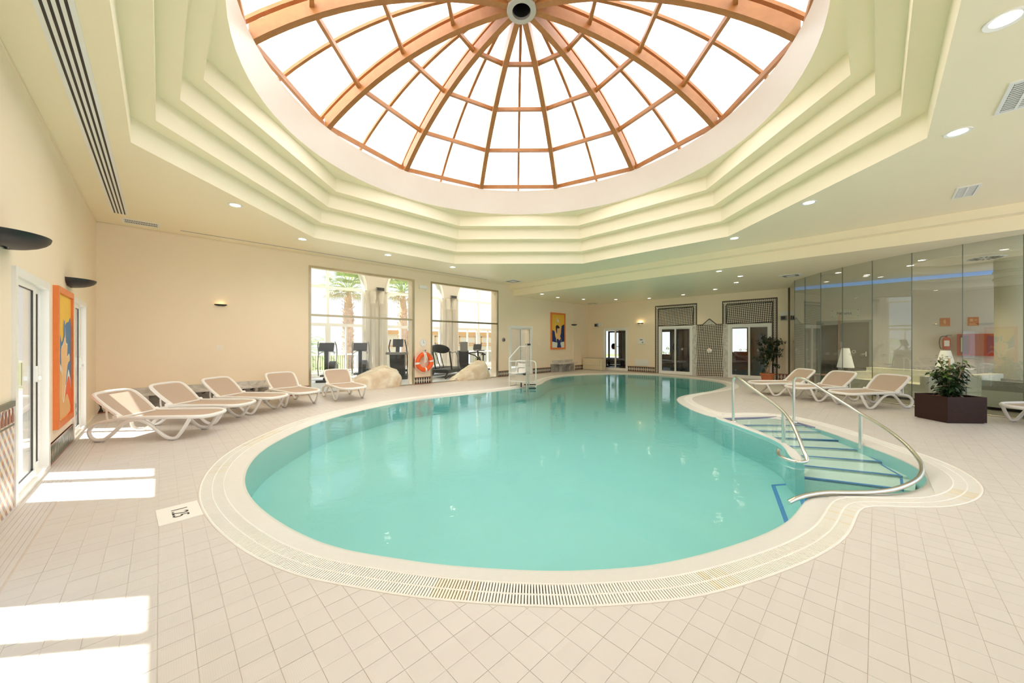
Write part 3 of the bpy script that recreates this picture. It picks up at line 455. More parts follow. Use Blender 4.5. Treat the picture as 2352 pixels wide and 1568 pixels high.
# the low divider between the stairs and the deep water
sp_l = bez([(7.46, 2.13, 0), (7.28, 2.02, 0), (6.96, 1.67, 0), (6.45, 1.16, 0), (6.16, .95, 0), (5.94, .86, 0), (5.70, .78, 0), (5.50, .69, 0)], 5)
sp_r = bez([(7.52, 2.03, 0), (7.35, 1.93, 0), (6.99, 1.54, 0), (6.44, 1.06, 0), (6.06, .83, 0), (5.80, .70, 0), (5.62, .63, 0), (5.47, .60, 0)], 5)
n = len(sp_l); vs = []; zt = [.012-.055*max(0, (i/(n-1)-.72)/.28)**1.5 for i in range(n)]
for i in range(n):
    l, r_ = Vector(sp_l[i]), Vector(sp_r[i])
    for p, z in ((l, ZF), (l, zt[i]-.02), (l.lerp(r_, .2), zt[i]), (l.lerp(r_, .8), zt[i]), (r_, zt[i]-.02), (r_, ZF)): vs.append((p.x, p.y, z))
mb = MB(); mb.add(vs, [(i*6+k, (i+1)*6+k, (i+1)*6+k+1, i*6+k+1) for i in range(n-1) for k in (1, 2, 3)], COPING, True)
mb.add(vs, [(i*6+k, (i+1)*6+k, (i+1)*6+k+1, i*6+k+1) for i in range(n-1) for k in (0, 4)]+[tuple(range((n-1)*6, n*6))], POOLF, True)
mb.build('stair_divider', pool)
mb = MB(); mk = lambda P, Q, w: mb.prism([(P[0]-w[0], P[1]-w[1]), (Q[0]-w[0], Q[1]-w[1]), (Q[0]+w[0], Q[1]+w[1]), (P[0]+w[0], P[1]+w[1])], ZF-.01, ZF+.003, BLUE)
def stripe(P, Q, w):
    u = Vector((Q[0]-P[0], Q[1]-P[1])).normalized()*w; mk(P, Q, (-u.y, u.x))
stripe((5.69, .94), (4.59, .64), .022); stripe((5.69, .94), (5.85, .83), .018); stripe((5.85, .83), (6.0, .77), .018)
stripe((6.0, .75), (5.1, .55), .02); stripe((5.93, .68), (5.03, .49), .02); stripe((5.86, .62), (4.96, .43), .02)
mb.build('bottom_marking', pool)
mb = MB(); mb.prism(offset(LW, .02), -.52, -.03, WATER)
tag(mb.build('pool_water'), 'clear turquoise water filling the swimming pool', 'water', kind='structure')
# ---- walls --------------------------------------------------------------
def wall_with_holes(name, w, u0, u1, z1, t, holes, m, label, zz=0.):
    """holes: (ua, ub, za, zb) along the wall; solid pieces around them"""
    mb = MB(); us = sorted({u0, u1, *[h[0] for h in holes], *[h[1] for h in holes]})
    def slab(a, b, c, d):
        if w == 'B': mb.box(a, b, YW, YW+t, c, d, m)
        elif w == 'R': mb.box(XT, XT+t, a, b, c, d, m)
        else: mb.box(XL-t, XL, a, b, c, d, m)
    for a, b in zip(us, us[1:]):
        hs = sorted([h for h in holes if h[0] <= a+1e-6 and h[1] >= b-1e-6], key=lambda h: h[2]); z = zz
        for h in hs:
            if h[2] > z+1e-4: slab(a, b, z, h[2])
            z = h[3]
        if z < z1-1e-4: slab(a, b, z, z1)
    o = mb.build(name); return struct(o, label, 'wall')
WIN = [(2.85, 5.99, 0, 3.47), (6.61, 9.73, 0, 3.48)]
w_back = wall_with_holes('wall_back', 'B', XL-.3, XT+.2, H+.1, .42, WIN+[(10.34, 11.78, 0, 2.10)], WALL, 'cream wall with two tall gym windows and a glazed door')
LD = [(2.25, 3.65), (5.11, 6.45), (8.00, 9.18)]
w_left = wall_with_holes('wall_left', 'L', YN, YW, H+.1, .12, [(a, b, 0, 2.05) for a, b in LD], WALL, 'long cream wall with sliding glass doors and orange framed painting')
RD = [(8.44, 9.77, 2.11), (5.48, 6.92, 2.11), (2.72, 4.14, 2.11), (.10, 1.45, 2.12)]
w_right = wall_with_holes('wall_right', 'R', YN, YW, 3.5, .2, [(a, b, 0, z) for a, b, z in RD], WALL, 'cream wall at the far end with mosaic bands around the doors')
mb = MB(); mb.box(14.80, 14.92, YW-.045, YW, 0, H2, WALL); struct(mb.build('trim_1'), 'narrow cream pilaster strip beside the swimmer painting', 'trim')
mb = MB(); mb.box(XL, XL+.012, YN+2, YW, H-.035, H-.005, WALL); mb.box(XL, 10.3, YW-.012, YW, H-.03, H-.005, WALL); struct(mb.build('trim_2'), 'thin shadow line moulding under the ceiling edge', 'trim')
# ---- ceiling -------------------------------------------------------------
def octo(ap): t = ap*math.tan(pi/8); return [(OX+a, OY+b) for a, b in ((ap, -t), (ap, t), (t, ap), (-t, ap), (-ap, t), (-ap, -t), (-t, -ap), (t, -ap))]
APS = [4.65, 4.44, 4.228, 4.016]; ZS = [3.76, 4.07, 4.38, 4.69, 4.99]
mb = MB(); ring(mb, [(XL-.1, YN), (10.38, YN), (10.38, YW+.1), (XL-.1, YW+.1)], H, octo(APS[0]), H, CEIL)
mb.box(XL-.1, 10.38, YN, YW+.1, H+.35, H+.36, CEIL) if False else None
ceil = struct(mb.build('ceiling'), 'cream ceiling with stepped octagonal recess under the glass dome', 'ceiling')
for k in range(4):
    mb = MB(); L = octo(APS[k]); skirt(mb, L, ZS[k], ZS[k+1], COFF, False)
    if k < 3: ring(mb, L, ZS[k+1], octo(APS[k+1]), ZS[k+1], CEIL)
    mb.build('coffer_step', ceil)
RR, ZR0, ZR1 = 3.95, 4.99, 5.65
circ = lambda r, n=96: [(OX+r*cos(2*pi*i/n), OY+r*sin(2*pi*i/n)) for i in range(n)]
mb = MB(); ring(mb, octo(APS[3]), ZR0, circ(RR), ZR0, CEIL); mb.build('coffer_top', ceil)
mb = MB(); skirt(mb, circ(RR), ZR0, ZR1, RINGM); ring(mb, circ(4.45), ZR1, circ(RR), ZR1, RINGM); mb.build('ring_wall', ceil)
mb = MB(); ring(mb, [(XL-.2, YN), (10.5, YN), (10.5, YW+.2), (XL-.2, YW+.2)], 5.7, circ(4.44), 5.7, CEIL)
mb.box(XL-.2, XL-.13, YN, YW+.4, H+.1, 5.7, CEIL); mb.box(XL-.2, 10.5, YW+.3, YW+.4, H+.1, 5.7, CEIL); mb.box(10.4, 10.5, YN, YW+.4, H, 5.7, CEIL); mb.box(XL-.2, 10.5, YN-.1, YN, H, 5.7, CEIL); mb.build('roof_deck', ceil)
mb = MB(); mb.box(10.38, 10.64, YN, YW, 3.60, H+.3, CEIL); mb.box(10.62, XT+.2, YN, YW+.05, H2, H+.3, CEIL)
struct(mb.build('ceiling_low'), 'lower ceiling over the far end with two stepped edges', 'ceiling')
# ---- glass dome ------------------------------------------------------------
DR, DRISE = 4.0, 1.42; DS = (DR*DR+DRISE*DRISE)/(2*DRISE); DC = ZR1+DRISE-DS
def dz(r, off=0.): return DC+sqrt((DS+off)**2-r*r)
dome = thing('skylight_dome', 'round glass dome with orange timber ribs above the pool', 'skylight', (OX, OY, ZR1))
L0 = Vector((OX, OY, ZR1))
rs = [.22+(4.02-.22)*i/16 for i in range(17)]
def arc_bar(rs, w, o0, o1, m):
    mb = MB(); vs = []
    for r in rs:
        for y, o in ((-w/2, o0), (w/2, o0), (w/2, o1), (-w/2, o1)): vs.append((r, y, dz(r, o)-ZR1))
    n = len(rs); fs = [(i*4+k, i*4+(k+1) % 4, (i+1)*4+(k+1) % 4, (i+1)*4+k) for i in range(n-1) for k in range(4)]+[(0, 3, 2, 1), tuple((n-1)*4+k for k in range(4))]
    return mb.add(vs, fs, m)
PR = [1.26, 2.27, 3.23, 4.08]
def purlin(r):
    h = r*math.tan(R(15)); mb = MB(); a = r; z0, z1 = dz(r, .10)-ZR1, dz(r, .17)-ZR1; w = .03
    return mb.box(a*cos(R(15))-w, a*cos(R(15))+w, -r*sin(R(15))+.04, r*sin(R(15))-.04, z0, z1, GLULAM)
protos = {}
def put(name, key, mk, a):
    if key not in protos: protos[key] = mk().build(name, dome, (0, 0, 0), (0, 0, a)).data
    else: link(name, protos[key], dome, (0, 0, 0), (0, 0, a))
def pane(r0, r1, half):
    mb = MB(); vs = []; n = 4
    for i in range(n+1):
        r = r0+(r1-r0)*i/n
        for k in range(3):
            a = half*(k/2); vs.append((r*cos(a), r*sin(a), dz(min(r, 4.4), .328)-ZR1)); 
    q = len(vs)
    vs += [(x, y, z+.012) for x, y, z in vs]
    fs = [(i*3+k, i*3+k+1, (i+1)*3+k+1, (i+1)*3+k) for i in range(n) for k in range(2)]
    return mb.add(vs[:q], fs, OPAL)
PB = [.2]+PR+[4.46]
for i in range(12):
    a = R(150.2-30*i)
    put('rib', 'rib', lambda: arc_bar(rs, .105, 0, .20, GLULAM), a)
    for k in range(2):
        b = a+k*R(15)
        put('glazing_bar', ('gb', k), lambda: arc_bar([.24+(4.4-.24)*i/16 for i in range(17)], .07 if k == 0 else .055, .275, .325, GLULAM), b)
        for j in range(5): put('pane', ('pane', j), lambda: pane(PB[j], PB[j+1], R(15)), b)
    for j, r in enumerate(PR): put('purlin', ('pur', j), lambda: purlin(r), a-R(15))
hub_z = dz(.24)-ZR1
mb = MB(); mb.lathe([(.158, hub_z+.45), (.158, hub_z-.03), (.245, hub_z-.03), (.25, hub_z-.02), (.25, hub_z+.30)], mat('hub metal', (.50, .47, .42), .45, .6, var=.04), n=40)
hb = mb.build('hub', dome)
mb = MB(); mb.lathe([(.0, hub_z+.34), (.157, hub_z+.34), (.157, hub_z+.02)], CHAR, n=32); mb.build('vent_pipe', hb)
mb = MB()
for i in range(24):
    a = 2*pi*i/24+.06; mb.cyl((.245*cos(a), .245*sin(a), hub_z+.03), (.262*cos(a), .262*sin(a), hub_z+.03), .008, CHAR, 6)
mb.build('bolts', hb)['kind'] = 'stuff'
# ---------------------------------------------------------------- windows and doors
def window_front(name, w, u0, u1, z1, mid, label, m):
    (loc, rz) = wall_frame(w, u0); W = u1-u0
    o = struct(thing(name, label, 'window', loc, rz, kind='structure'), label, 'window')
    mb = MB(); y0, y1 = -.012, .06; t = .055
    mb.box(0, t, y0, y1, 0, z1, m); mb.box(W-t, W, y0, y1, 0, z1, m); mb.box(t, W-t, y0, y1, z1-t, z1, m); mb.box(t, W-t, y0, y1, 0, .02, m)
    mb.build('frame', o)
    mb = MB(); mb.box(t, W-t, y0, y1, mid-.028, mid+.028, m); mb.build('transom', o)
    for a, b in ((.02, mid-.028), (mid+.028, z1-t)):
        mb = MB(); mb.box(t, W-t, .02, .03, a, b, GLASS); mb.build('pane', o)
    return o
window_front('window_1', 'B', 2.85, 5.99, 3.47, 2.14, 'tall interior gym window behind the white loungers, metal framed', GOLDFR)
window_front('window_2', 'B', 6.61, 9.73, 3.48, 2.14, 'tall interior gym window between lifebuoy and glazed door, metal framed', GOLDFR)
def sliding_door(name, w, u, W, z1, label, split=.5, fr=.075, sash=.06, handle=True, gl=None):
    """white two leaf sliding door set in the wall opening, u = its end at the viewer's left"""
    loc, rz = wall_frame(w, u); o = struct(thing(name, label, 'door', loc, rz, kind='structure'), label, 'door')
    gl = gl or GLASSD
    mb = MB(); y0, y1 = -.025, .09
    mb.box(0, fr, y0, y1, 0, z1, PVC); mb.box(W-fr, W, y0, y1, 0, z1, PVC); mb.box(fr, W-fr, y0, y1, z1-fr, z1, PVC); mb.box(fr, W-fr, y0, y1, 0, .045, PVC)
    mb.build('frame', o)
    xm = fr+(W-2*fr)*split
    for i, (a, b, yy) in enumerate(((fr, xm+.03, .0), (xm-.03, W-fr, .035))):
        s = sash; mb = MB(); za, zb = .045, z1-fr
        mb.box(a, a+s, yy, yy+.035, za, zb, PVC); mb.box(b-s, b, yy, yy+.035, za, zb, PVC); mb.box(a+s, b-s, yy, yy+.035, zb-s, zb, PVC); mb.box(a+s, b-s, yy, yy+.035, za, za+s+.02, PVC)
        lf = mb.build('leaf', o)
        mb = MB(); g = .006; A, B, C, D = a+s, b-s, za+s+.02, zb-s
        mb.box(A, A+g, yy+.009, yy+.026, C, D, GASKET); mb.box(B-g, B, yy+.009, yy+.026, C, D, GASKET); mb.box(A, B, yy+.009, yy+.026, C, C+g, GASKET); mb.box(A, B, yy+.009, yy+.026, D-g, D, GASKET)
        mb.build('gasket', lf)
        mb = MB(); mb.box(A+g, B-g, yy+.014, yy+.022, C+g, D-g, gl); mb.build('pane', lf)
        if handle and i == 0:
            mb = MB(); mb.box(b-s*.75, b-s*.25, yy-.018, yy, 1.0, 1.16, PVC); mb.box(b-s*.6, b-s*.4, yy-.04, yy-.018, 1.02, 1.06, STEEL); mb.build('handle', lf)
    return o
sliding_door('door_1', 'L', 5.11, 1.34, 2.05, 'white sliding glass door left of the orange framed painting', .62)
sliding_door('door_2', 'L', 8.00, 1.18, 2.05, 'white sliding glass door behind the first lounger, right of the painting', .62)
sliding_door('door_3', 'L', 2.25, 1.40, 2.05, 'white sliding glass door on the left wall nearest the viewer', .62)
sliding_door('door_4', 'B', 10.34, 1.44, 2.10, 'white glazed double door behind the pool chair lift')
sliding_door('door_5', 'R', 9.77, 1.33, 2.11, 'white sliding door beside the fan coil unit')
sliding_door('door_6', 'R', 6.92, 1.44, 2.11, 'white sliding door under the smaller mosaic panel')
sliding_door('door_7', 'R', 4.14, 1.42, 2.11, 'white sliding door under the larger mosaic panel, behind the tall ficus')
def decal(o, x, z, r, m, name='manifestation_dot', y=-.004):
    mb = MB(); mb.lathe([(r*.55, 0), (r, 0), (r, .003), (r*.55, .003)], m, n=16, smooth=False, M=Matrix.Translation((x, y, z)) @ Matrix.Rotation(pi/2, 4, 'X')); return mb.build(name, o)
for d in ('door_6', 'door_7'):
    ob = bpy.data.objects[d]; decal(ob, .42, 1.10, .04, WHITE, y=.01); decal(ob, 1.0, 1.10, .04, WHITE, y=.045)
# ---------------------------------------------------------------- mosaic on the far wall
XF = XT-.008
def flat_r(name, label, pieces):
    o = None
    for nm, y0, y1, z0, z1, m, th in pieces:
        mb = MB(); mb.box(XT-th, XT+.001, y0, y1, z0, z1, m)
        if o is None: o = struct(mb.build(nm), label, 'wall tiles')
        else: mb.build(nm, o)
    return o
def dashes(o, along, a0, a1, c0, c1, m, th, step=.062):
    """row of small black tiles along y or z"""
    mb = MB(); n = int(abs(a1-a0)/step)
    for i in range(n):
        p = a0+(i+.12)*step; q = a0+(i+.80)*step
        if along == 'y': mb.box(XT-th, XT, p, q, c0, c1, m)
        else: mb.box(XT-th, XT, c0, c1, p, q, m)
    mb.build('tile_row', o)['kind'] = 'stuff'
def portal(name, label, yl, yr, zt, wl, zl_l, zl_r, inner_z):
    """stepped bands round a door: yl is its left edge in y (larger), yr the right one; the bands run down to zl_l and zl_r"""
    mb = MB(); mb.box(XT-.006, XT+.001, yr+wl, yl-wl, inner_z, zt-wl, WEAVE); o = struct(mb.build(name), label, 'wall tiles')
    n = 5; b = wl/n; cols = [TBLK, None, TCRM, None, TBLK]
    for i, m in enumerate(cols):
        e0, e1 = i*b, (i+1)*b
        if m is None:
            bm_ = MB(); 
            for (y0, y1, z0, z1) in ((yr+e0, yl-e0, zt-e1, zt-e0), (yl-e1, yl-e0, zl_l, zt-e1), (yr+e0, yr+e1, zl_r, zt-e1)): bm_.box(XT-.007, XT+.001, y0, y1, z0, z1, TCRM)
            bm_.build('band', o)
            dashes(o, 'y', yr+e0, yl-e0, zt-e1+.003, zt-e0-.003, TBLK, .009); dashes(o, 'z', zl_l, zt-e1, yl-e1+.003, yl-e0-.003, TBLK, .009); dashes(o, 'z', zl_r, zt-e1, yr+e0+.003, yr+e1-.003, TBLK, .009)
        else:
            bm_ = MB()
            for (y0, y1, z0, z1) in ((yr+e0, yl-e0, zt-e1, zt-e0), (yl-e1, yl-e0, zl_l, zt-e1), (yr+e0, yr+e1, zl_r, zt-e1)): bm_.box(XT-.008, XT+.001, y0, y1, z0, z1, m)
            bm_.build('band', o)
    mb = MB(); mb.box(XT-.009, XT+.001, yr+wl, yl-wl, inner_z-.012, inner_z+.022, TBLK); mb.build('band', o)
portal('wall_tiles_a', 'black and cream woven mosaic panel above the middle sliding door', 7.09, 5.30, 3.05, .165, 0, 2.13, 2.13)
portal('wall_tiles_b', 'larger black and cream woven mosaic panel above the door by the ficus', 4.35, 2.54, 3.05, .165, 2.13, 0, 2.13)
for o_, nn in ((bpy.data.objects['wall_tiles_a'], 'trim_3'), (bpy.data.objects['wall_tiles_b'], 'trim_4')): o_.name = nn
mb = MB(); mb.box(XT-.010, XT+.001, 4.32, 5.31, 0, 2.12, WEAVE); sh = struct(mb.build('trim_5'), 'woven mosaic shower wall between the two sliding doors, with pointed top', 'wall tiles')
mb = MB(); T = lambda y, z: (-(y-4.82), z)
MR = Matrix.Translation((XT-.012, 4.82, 0)) @ Matrix.Rotation(-pi/2, 4, 'Z')
mb.plate([(-.25, 2.12), (.25, 2.12), (0, 2.35)], 0, .012, MARBLE, MR); mb.build('gable', sh)
mb = MB()
for p, q in (((-.49, 2.125), (-.26, 2.125)), ((-.265, 2.12), (0, 2.365)), ((0, 2.365), (.265, 2.12)), ((.26, 2.125), (.49, 2.125))):
    u = Vector((q[0]-p[0], q[1]-p[1])).normalized()*.016; v = (-u.y, u.x)
    mb.plate([(p[0]-v[0], p[1]-v[1]), (q[0]-v[0], q[1]-v[1]), (q[0]+v[0], q[1]+v[1]), (p[0]+v[0], p[1]+v[1])], -.004, .016, TBLK, MR)
mb.build('outline', sh)
for y0, y1 in ((5.31, 5.48), (4.14, 4.32)):
    mb = MB(); mb.box(XT-.012, XT+.001, y0, y1, 0, 2.12, MARBLE); mb.build('marble_strip', sh)
# ---------------------------------------------------------------- skirting with hourglass tiles
def skirting(name, w, u0, u1, label, hgt=.235, mcol=TBLK):
    loc, rz = wall_frame(w, u0 if w != 'R' else u1); L = u1-u0
    o = struct(thing(name, label, 'baseboard', loc, rz, kind='structure'), label, 'baseboard')
    mb = MB(); mb.box(0, L, -.012, .001, 0, hgt, TCRM); mb.build('backing', o)
    mb = MB(); mb.box(0, L, -.016, .001, hgt-.02, hgt, TBRN); mb.box(0, L, -.016, .001, .0, .02, TBRN); mb.build('border', o)
    p = .085; n = int(L/p)
    if n:
        p = L/n; first = None
        for i in range(n):
            x = (i+.5)*p; h = p*.5
            if first is None:
                pl = MB(); z0, z1, zm = .022, hgt-.022, hgt/2
                pl.plate([(-h*.86, z0), (h*.86, z0), (h*.16, zm), (h*.86, z1), (-h*.86, z1), (-h*.16, zm)], -.0155, .004, mcol); first = pl.build('tile', o, (x, 0, 0)).data
            else: link('tile', first, o, (x, 0, 0))
    return o
skirting('baseboard_back', 'B', 5.99, 6.61, 'hourglass tile skirting under the orange lifebuoy')
skirting('baseboard_back.001', 'B', 9.73, 10.34, 'short hourglass tile skirting between second gym window and glazed door')
skirting('baseboard_back.002', 'B', 11.78, 13.05, 'hourglass tile skirting behind the pool chair lift')
skirting('baseboard_back.003', 'B', 2.15, 2.85, 'hourglass tile skirting left of the first gym window')
skirting('baseboard_back.004', 'B', 14.95, 16.1, 'hourglass tile skirting in the corner behind the fan coil unit')
skirting('baseboard_back.005', 'B', -.88, .25, 'hourglass tile skirting in the left corner behind the loungers')
skirting('baseboard_right', 'R', 7.10, 8.43, 'hourglass tile skirting under the white wall grille', .255)
skirting('baseboard_right.001', 'R', 2.22, 2.53, 'short hourglass tile skirting beside the ficus pot', .255, TBRN)
skirting('baseboard_left', 'L', 6.46, 7.99, 'hourglass tile skirting below the orange framed painting', .24, TGRN)
mb = MB(); mb.box(XL-.001, XL+.014, 3.66, 5.11, 0, .86, DADO); dd = struct(mb.build('baseboard_left.001'), 'high dado of coloured lattice mosaic left of the sliding door', 'baseboard')
mb = MB(); mb.box(XL-.001, XL+.022, 3.66, 5.11, .86, .905, TGRN); mb.box(XL, XL+.017, 3.66, 5.11, .70, .715, TGRN); mb.build('cornice', dd)
pl = MB(); pl.plate([(-.03, .73), (.03, .73), (.03, .78), (.012, .81), (0, .85), (-.012, .81), (-.03, .78)], -.018, .004, TBRN); fm = None
for i in range(16):
    x = 3.72+i*.09
    if fm is None: fm = pl.build('tile', dd, (XL, x, 0), (0, 0, pi/2)).data
    else: link('tile', fm, dd, (XL, x, 0), (0, 0, pi/2))
# ---------------------------------------------------------------- curved glass wall
o = struct(thing('window_3', 'curved frameless glass wall between pool deck and lounge', 'window', (0, 0, 0), kind='structure'), None, 'window')
for i in range(len(GX)-1):
    a, b = Vector((*GX[i], 0)), Vector((*GX[i+1], 0)); u = (b-a).normalized(); n = Vector((-u.y, u.x, 0)); L = (b-a).length
    M = Matrix(((u.x, n.x, 0, a.x), (u.y, n.y, 0, a.y), (0, 0, 1, 0), (0, 0, 0, 1)))
    mb = MB(); mb.box(.004, L-.004, -.006, .006, .015, H2-.003, GLASSG, M); p = mb.build('pane', o)
    mb = MB(); mb.box(-.004, .004, -.0065, .0065, .015, H2, mat('glass edge', (.10, .14, .11), .3, var=0), M); mb.build('joint', p)
    if i >= 3:
        for zz in (.60, .635, .67):
            m2 = MB(); k = 24; pts = [M @ Vector((.10+(L-.2)*q/k, .012, zz+.009*sin(q*2.1))) for q in range(k+1)]
            m2.tube(pts, .0022, mat('etched line', (.55, .58, .52), .6, var=0), 4); m2.build('etched_wave', p)
        for q in (.3, .7):
            m2 = MB(); pts = [M @ Vector((L*q+.07*cos(t), .012, 1.09+.028*sin(t))) for t in [2*pi*j/16 for j in range(16)]]
            m2.tube(pts, .003, MATS['etched line'], 4, closed=True)
            pts = [M @ Vector((L*q+.02*cos(t), .012, 1.09+.02*sin(t))) for t in [2*pi*j/10 for j in range(10)]]
            m2.tube(pts, .003, MATS['etched line'], 4, closed=True); m2.build('etched_eye', p)
mb = MB(); mb.tube([(x, y, .008) for x, y in GX], .014, BRUSH, 6); mb.build('floor_rail', o)
mb = MB(); mb.box(16.02, 16.07, 2.185, 2.215, 0, H2, mat('bronze profile', (.10, .08, .05), .4, .6)); mb.build('end_post', o)
# ---------------------------------------------------------------- things on the walls
def sconce(w, u, z, label, W, cat='wall lamp', lit=0., grp='wall lamps'):
    loc, rz = wall_frame(w, u, z); o = thing('wall_lamp', label, cat, loc, rz, grp)
    mb = MB(); vs = []; n, k = 18, 6; h = W/2; dpt = W*.42
    for i in range(n+1):
        a = pi*i/n
        for j in range(k+1):
            b = (pi/2)*j/k; f = sin(b)
            vs.append((-h*cos(a)*(.25+.75*f), -.004-dpt*sin(a)*(.15+.85*f), -W*.17*cos(b)))
    mb.add(vs, [(i*(k+1)+j, (i+1)*(k+1)+j, (i+1)*(k+1)+j+1, i*(k+1)+j+1) for i in range(n) for j in range(k)], BLACK, True)
    mb.build('bowl', o)
    mb = MB(); mb.box(-h*.5, h*.5, -.012, 0, -W*.16, .0, BLACK); mb.build('wall_plate', o)
    mb = MB(); mb.box(-h*.4, h*.4, -dpt*.4, -.02, -W*.12, -W*.09, EMIT if lit > 1 else WHITE); mb.build('bulb', o)
    if lit:
        l = bpy.data.lights.new('lamp', 'POINT'); l.energy = lit; l.color = (1, .68, .30); l.shadow_soft_size = .03
        lo = bpy.data.objects.new('lamp', l); COL.objects.link(lo); lo.parent = o; lo.location = (0, -.06, -.005)
    return o
sconce('L', 4.80, 2.25, 'black half bowl wall lamp above the coloured dado, nearest the viewer', .60)
sconce('L', 7.75, 2.26, 'black half bowl wall lamp just above the orange framed painting', .60)
sconce('B', 1.00, 2.28, 'black wall lamp alone on the cream wall above the loungers', .24, lit=.25)
sconce('B', 14.86, 2.30, 'black wall lamp between swimmer painting and far corner', .40)
sconce('R', 7.79, 2.31, 'black wall lamp glowing above the door thermostat on the far wall', .30, lit=1.4)
def wall_box(name, w, u, z, sx, sz, d, m, label, cat, group=None, bev=.006):
    loc, rz = wall_frame(w, u, z); o = thing(name, label, cat, loc, rz, group)
    mb = MB(); mb.box(-sx/2, sx/2, -d, 0, -sz/2, sz/2, m); mb.build('housing', o); return o
o = wall_box('emergency_light', 'B', 6.30, 3.255, .30, .11, .06, WHITE, 'white emergency light box high between the gym windows', 'lamp')
mb = MB(); mb.box(-.13, .13, -.063, -.06, -.035, .04, PVC); mb.build('diffuser', o)
loc, rz = wall_frame('B', 6.31, 1.38); o = thing('wall_clock', 'small round white wall clock above the lifebuoy', 'clock', loc, rz)
RX = Matrix.Rotation(pi/2, 4, 'X')
mb = MB(); mb.lathe([(0, .02), (.115, .02), (.122, .028), (.13, .02), (.13, 0), (0, 0)], WHITE, n=32, M=RX); mb.build('case', o)
mb = MB(); mb.box(-.004, .004, -.024, -.021, 0, .085, BLACK); mb.box(0, .06, -.024, -.021, -.004, .004, BLACK); mb.build('hands', o)
mb = MB()
for i in range(12):
    a = 2*pi*i/12; mb.box(.1*cos(a)-.004, .1*cos(a)+.004, -.023, -.0205, .1*sin(a)-.004, .1*sin(a)+.004, BLACK)
mb.build('hour_marks', o)
# lifebuoy
loc, rz = wall_frame('B', 6.30, .74, .03); o = thing('lifebuoy', 'orange lifebuoy with white bands hanging between the gym windows', 'lifebuoy', loc, rz)
mb = MB(); Rm, rt = .258, .078
for s0, n, m, dr in ((0, 64, None, 0),):
    vs = []; 
ang = [2*pi*i/64 for i in range(64)]
mb.tube([(Rm*cos(a), -.082, Rm*sin(a)) for a in ang], rt, ORANGE, 14, closed=True, up=(0, 1, 0)); mb.build('ring', o)
for q in (.12, pi/2+.12, pi+.12, 3*pi/2+.12):
    mb = MB(); mb.tube([(Rm*cos(q+t), -.082, Rm*sin(q+t)) for t in (-.11, -.05, 0, .05, .11)], rt+.003, WHITE, 14, up=(0, 1, 0)); mb.build('white_band', o)
mb = MB()
mb.tube(bez([(-.02, -.155, .30), (-.05, -.16, .12), (-.03, -.155, -.02), (.01, -.155, .1), (.02, -.16, .31)], 5), .012, ROPE, 6)
mb.tube(bez([(.0, -.155, .31), (.06, -.16, .13), (.03, -.155, .0), (-.01, -.155, .12), (-.01, -.16, .32)], 5), .012, ROPE, 6)
mb.tube(bez([((Rm+.095)*cos(a), -.09+.02*sin(4*a), (Rm+.085+.02*cos(4*a))*sin(a)) for a in [2*pi*i/24 for i in range(24)]], 3, True), .009, ROPE, 6, closed=True); mb.build('rope', o)
mb = MB(); mb.box(-.02, .02, -.15, 0, .36, .385, STEEL); mb.box(-.02, .02, -.15, -.14, .36, .42, STEEL); mb.build('hook', o)
loc, rz = wall_frame('B', 10.03, 1.50); o = thing('wall_speaker', 'small round grey speaker between second gym window and glazed door', 'speaker', loc, rz)
mb = MB(); mb.lathe([(0, .045), (.06, .04), (.085, .02), (.085, 0)], GREYP, n=24, M=RX); mb.build('body', o)
mb = MB(); mb.lathe([(0, .05), (.03, .047), (.034, .043)], CHAR, n=20, M=RX); mb.build('dome_center', o)
o = wall_box('light_switch', 'B', .98, 1.28, .10, .10, .012, PVC, 'cream light switch on the wall above the second lounger', 'switch'); mb = MB(); mb.box(-.03, .03, -.018, -.012, -.03, .03, WALL); mb.build('rocker', o)
o = wall_box('light_switch', 'B', 12.28, 1.34, .12, .18, .012, PVC, 'cream switch plate left of the swimmer painting', 'switch'); mb = MB(); mb.box(-.03, .03, -.018, -.012, -.05, .05, WALL); mb.build('rocker', o)
o = wall_box('thermostat', 'R', 7.73, 1.45, .36, .26, .03, PVC, 'white thermostat panel below the glowing wall lamp', 'thermostat'); mb = MB(); mb.box(-.08, .06, -.034, -.03, .04, .09, GREYP); mb.box(.03, .08, -.034, -.03, -.08, -.03, TGRN); mb.build('display', o)
o = wall_box('wall_grille', 'R', 7.72, .44, .66, .30, .03, PVC, 'white wall grille low beside the mosaic portal', 'grille')
for i in range(3): mb = MB(); mb.box(-.28, .28, -.045, -.03, -.11+i*.085, -.06+i*.085, PVC); mb.build('slat', o)
def twin_spot(w, u, z, label, flip=1, dz_=0):
    loc, rz = wall_frame(w, u, z); o = thing('emergency_spotlight', label, 'spotlight', loc, rz)
    mb = MB(); mb.box(-.12, .12, -.06, 0, -.07, .09, WHITE); mb.build('housing', o)
    mb = MB(); mb.box(-.17*flip-.08, -.17*flip+.08, -.16, -.02, -.1-dz_, .05-dz_, GREYP); mb.build('lamp_head', o)
    mb = MB(); mb.box(-.17*flip-.06, -.17*flip+.06, -.165, -.16, -.08-dz_, .03-dz_, BLACK); mb.build('lens', o)
twin_spot('R', 9.95, 2.30, 'grey twin emergency spotlight by the far corner'); twin_spot('R', 2.35, 2.43, 'grey emergency spotlight beside the glass wall end', 0, .13)
loc, rz = wall_frame('R', 4.82, 1.06, .012); o = thing('shower_valve', 'white round shower valve on the mosaic shower wall', 'shower', loc, rz)
mb = MB(); mb.lathe([(0, .05), (.03, .05), (.035, .015), (.09, .012), (.095, 0)], STEEL, n=24, M=RX); mb.build('escutcheon', o)
mb = MB(); mb.box(-.012, .012, -.09, -.045, -.09, .02, STEEL); mb.build('lever', o)
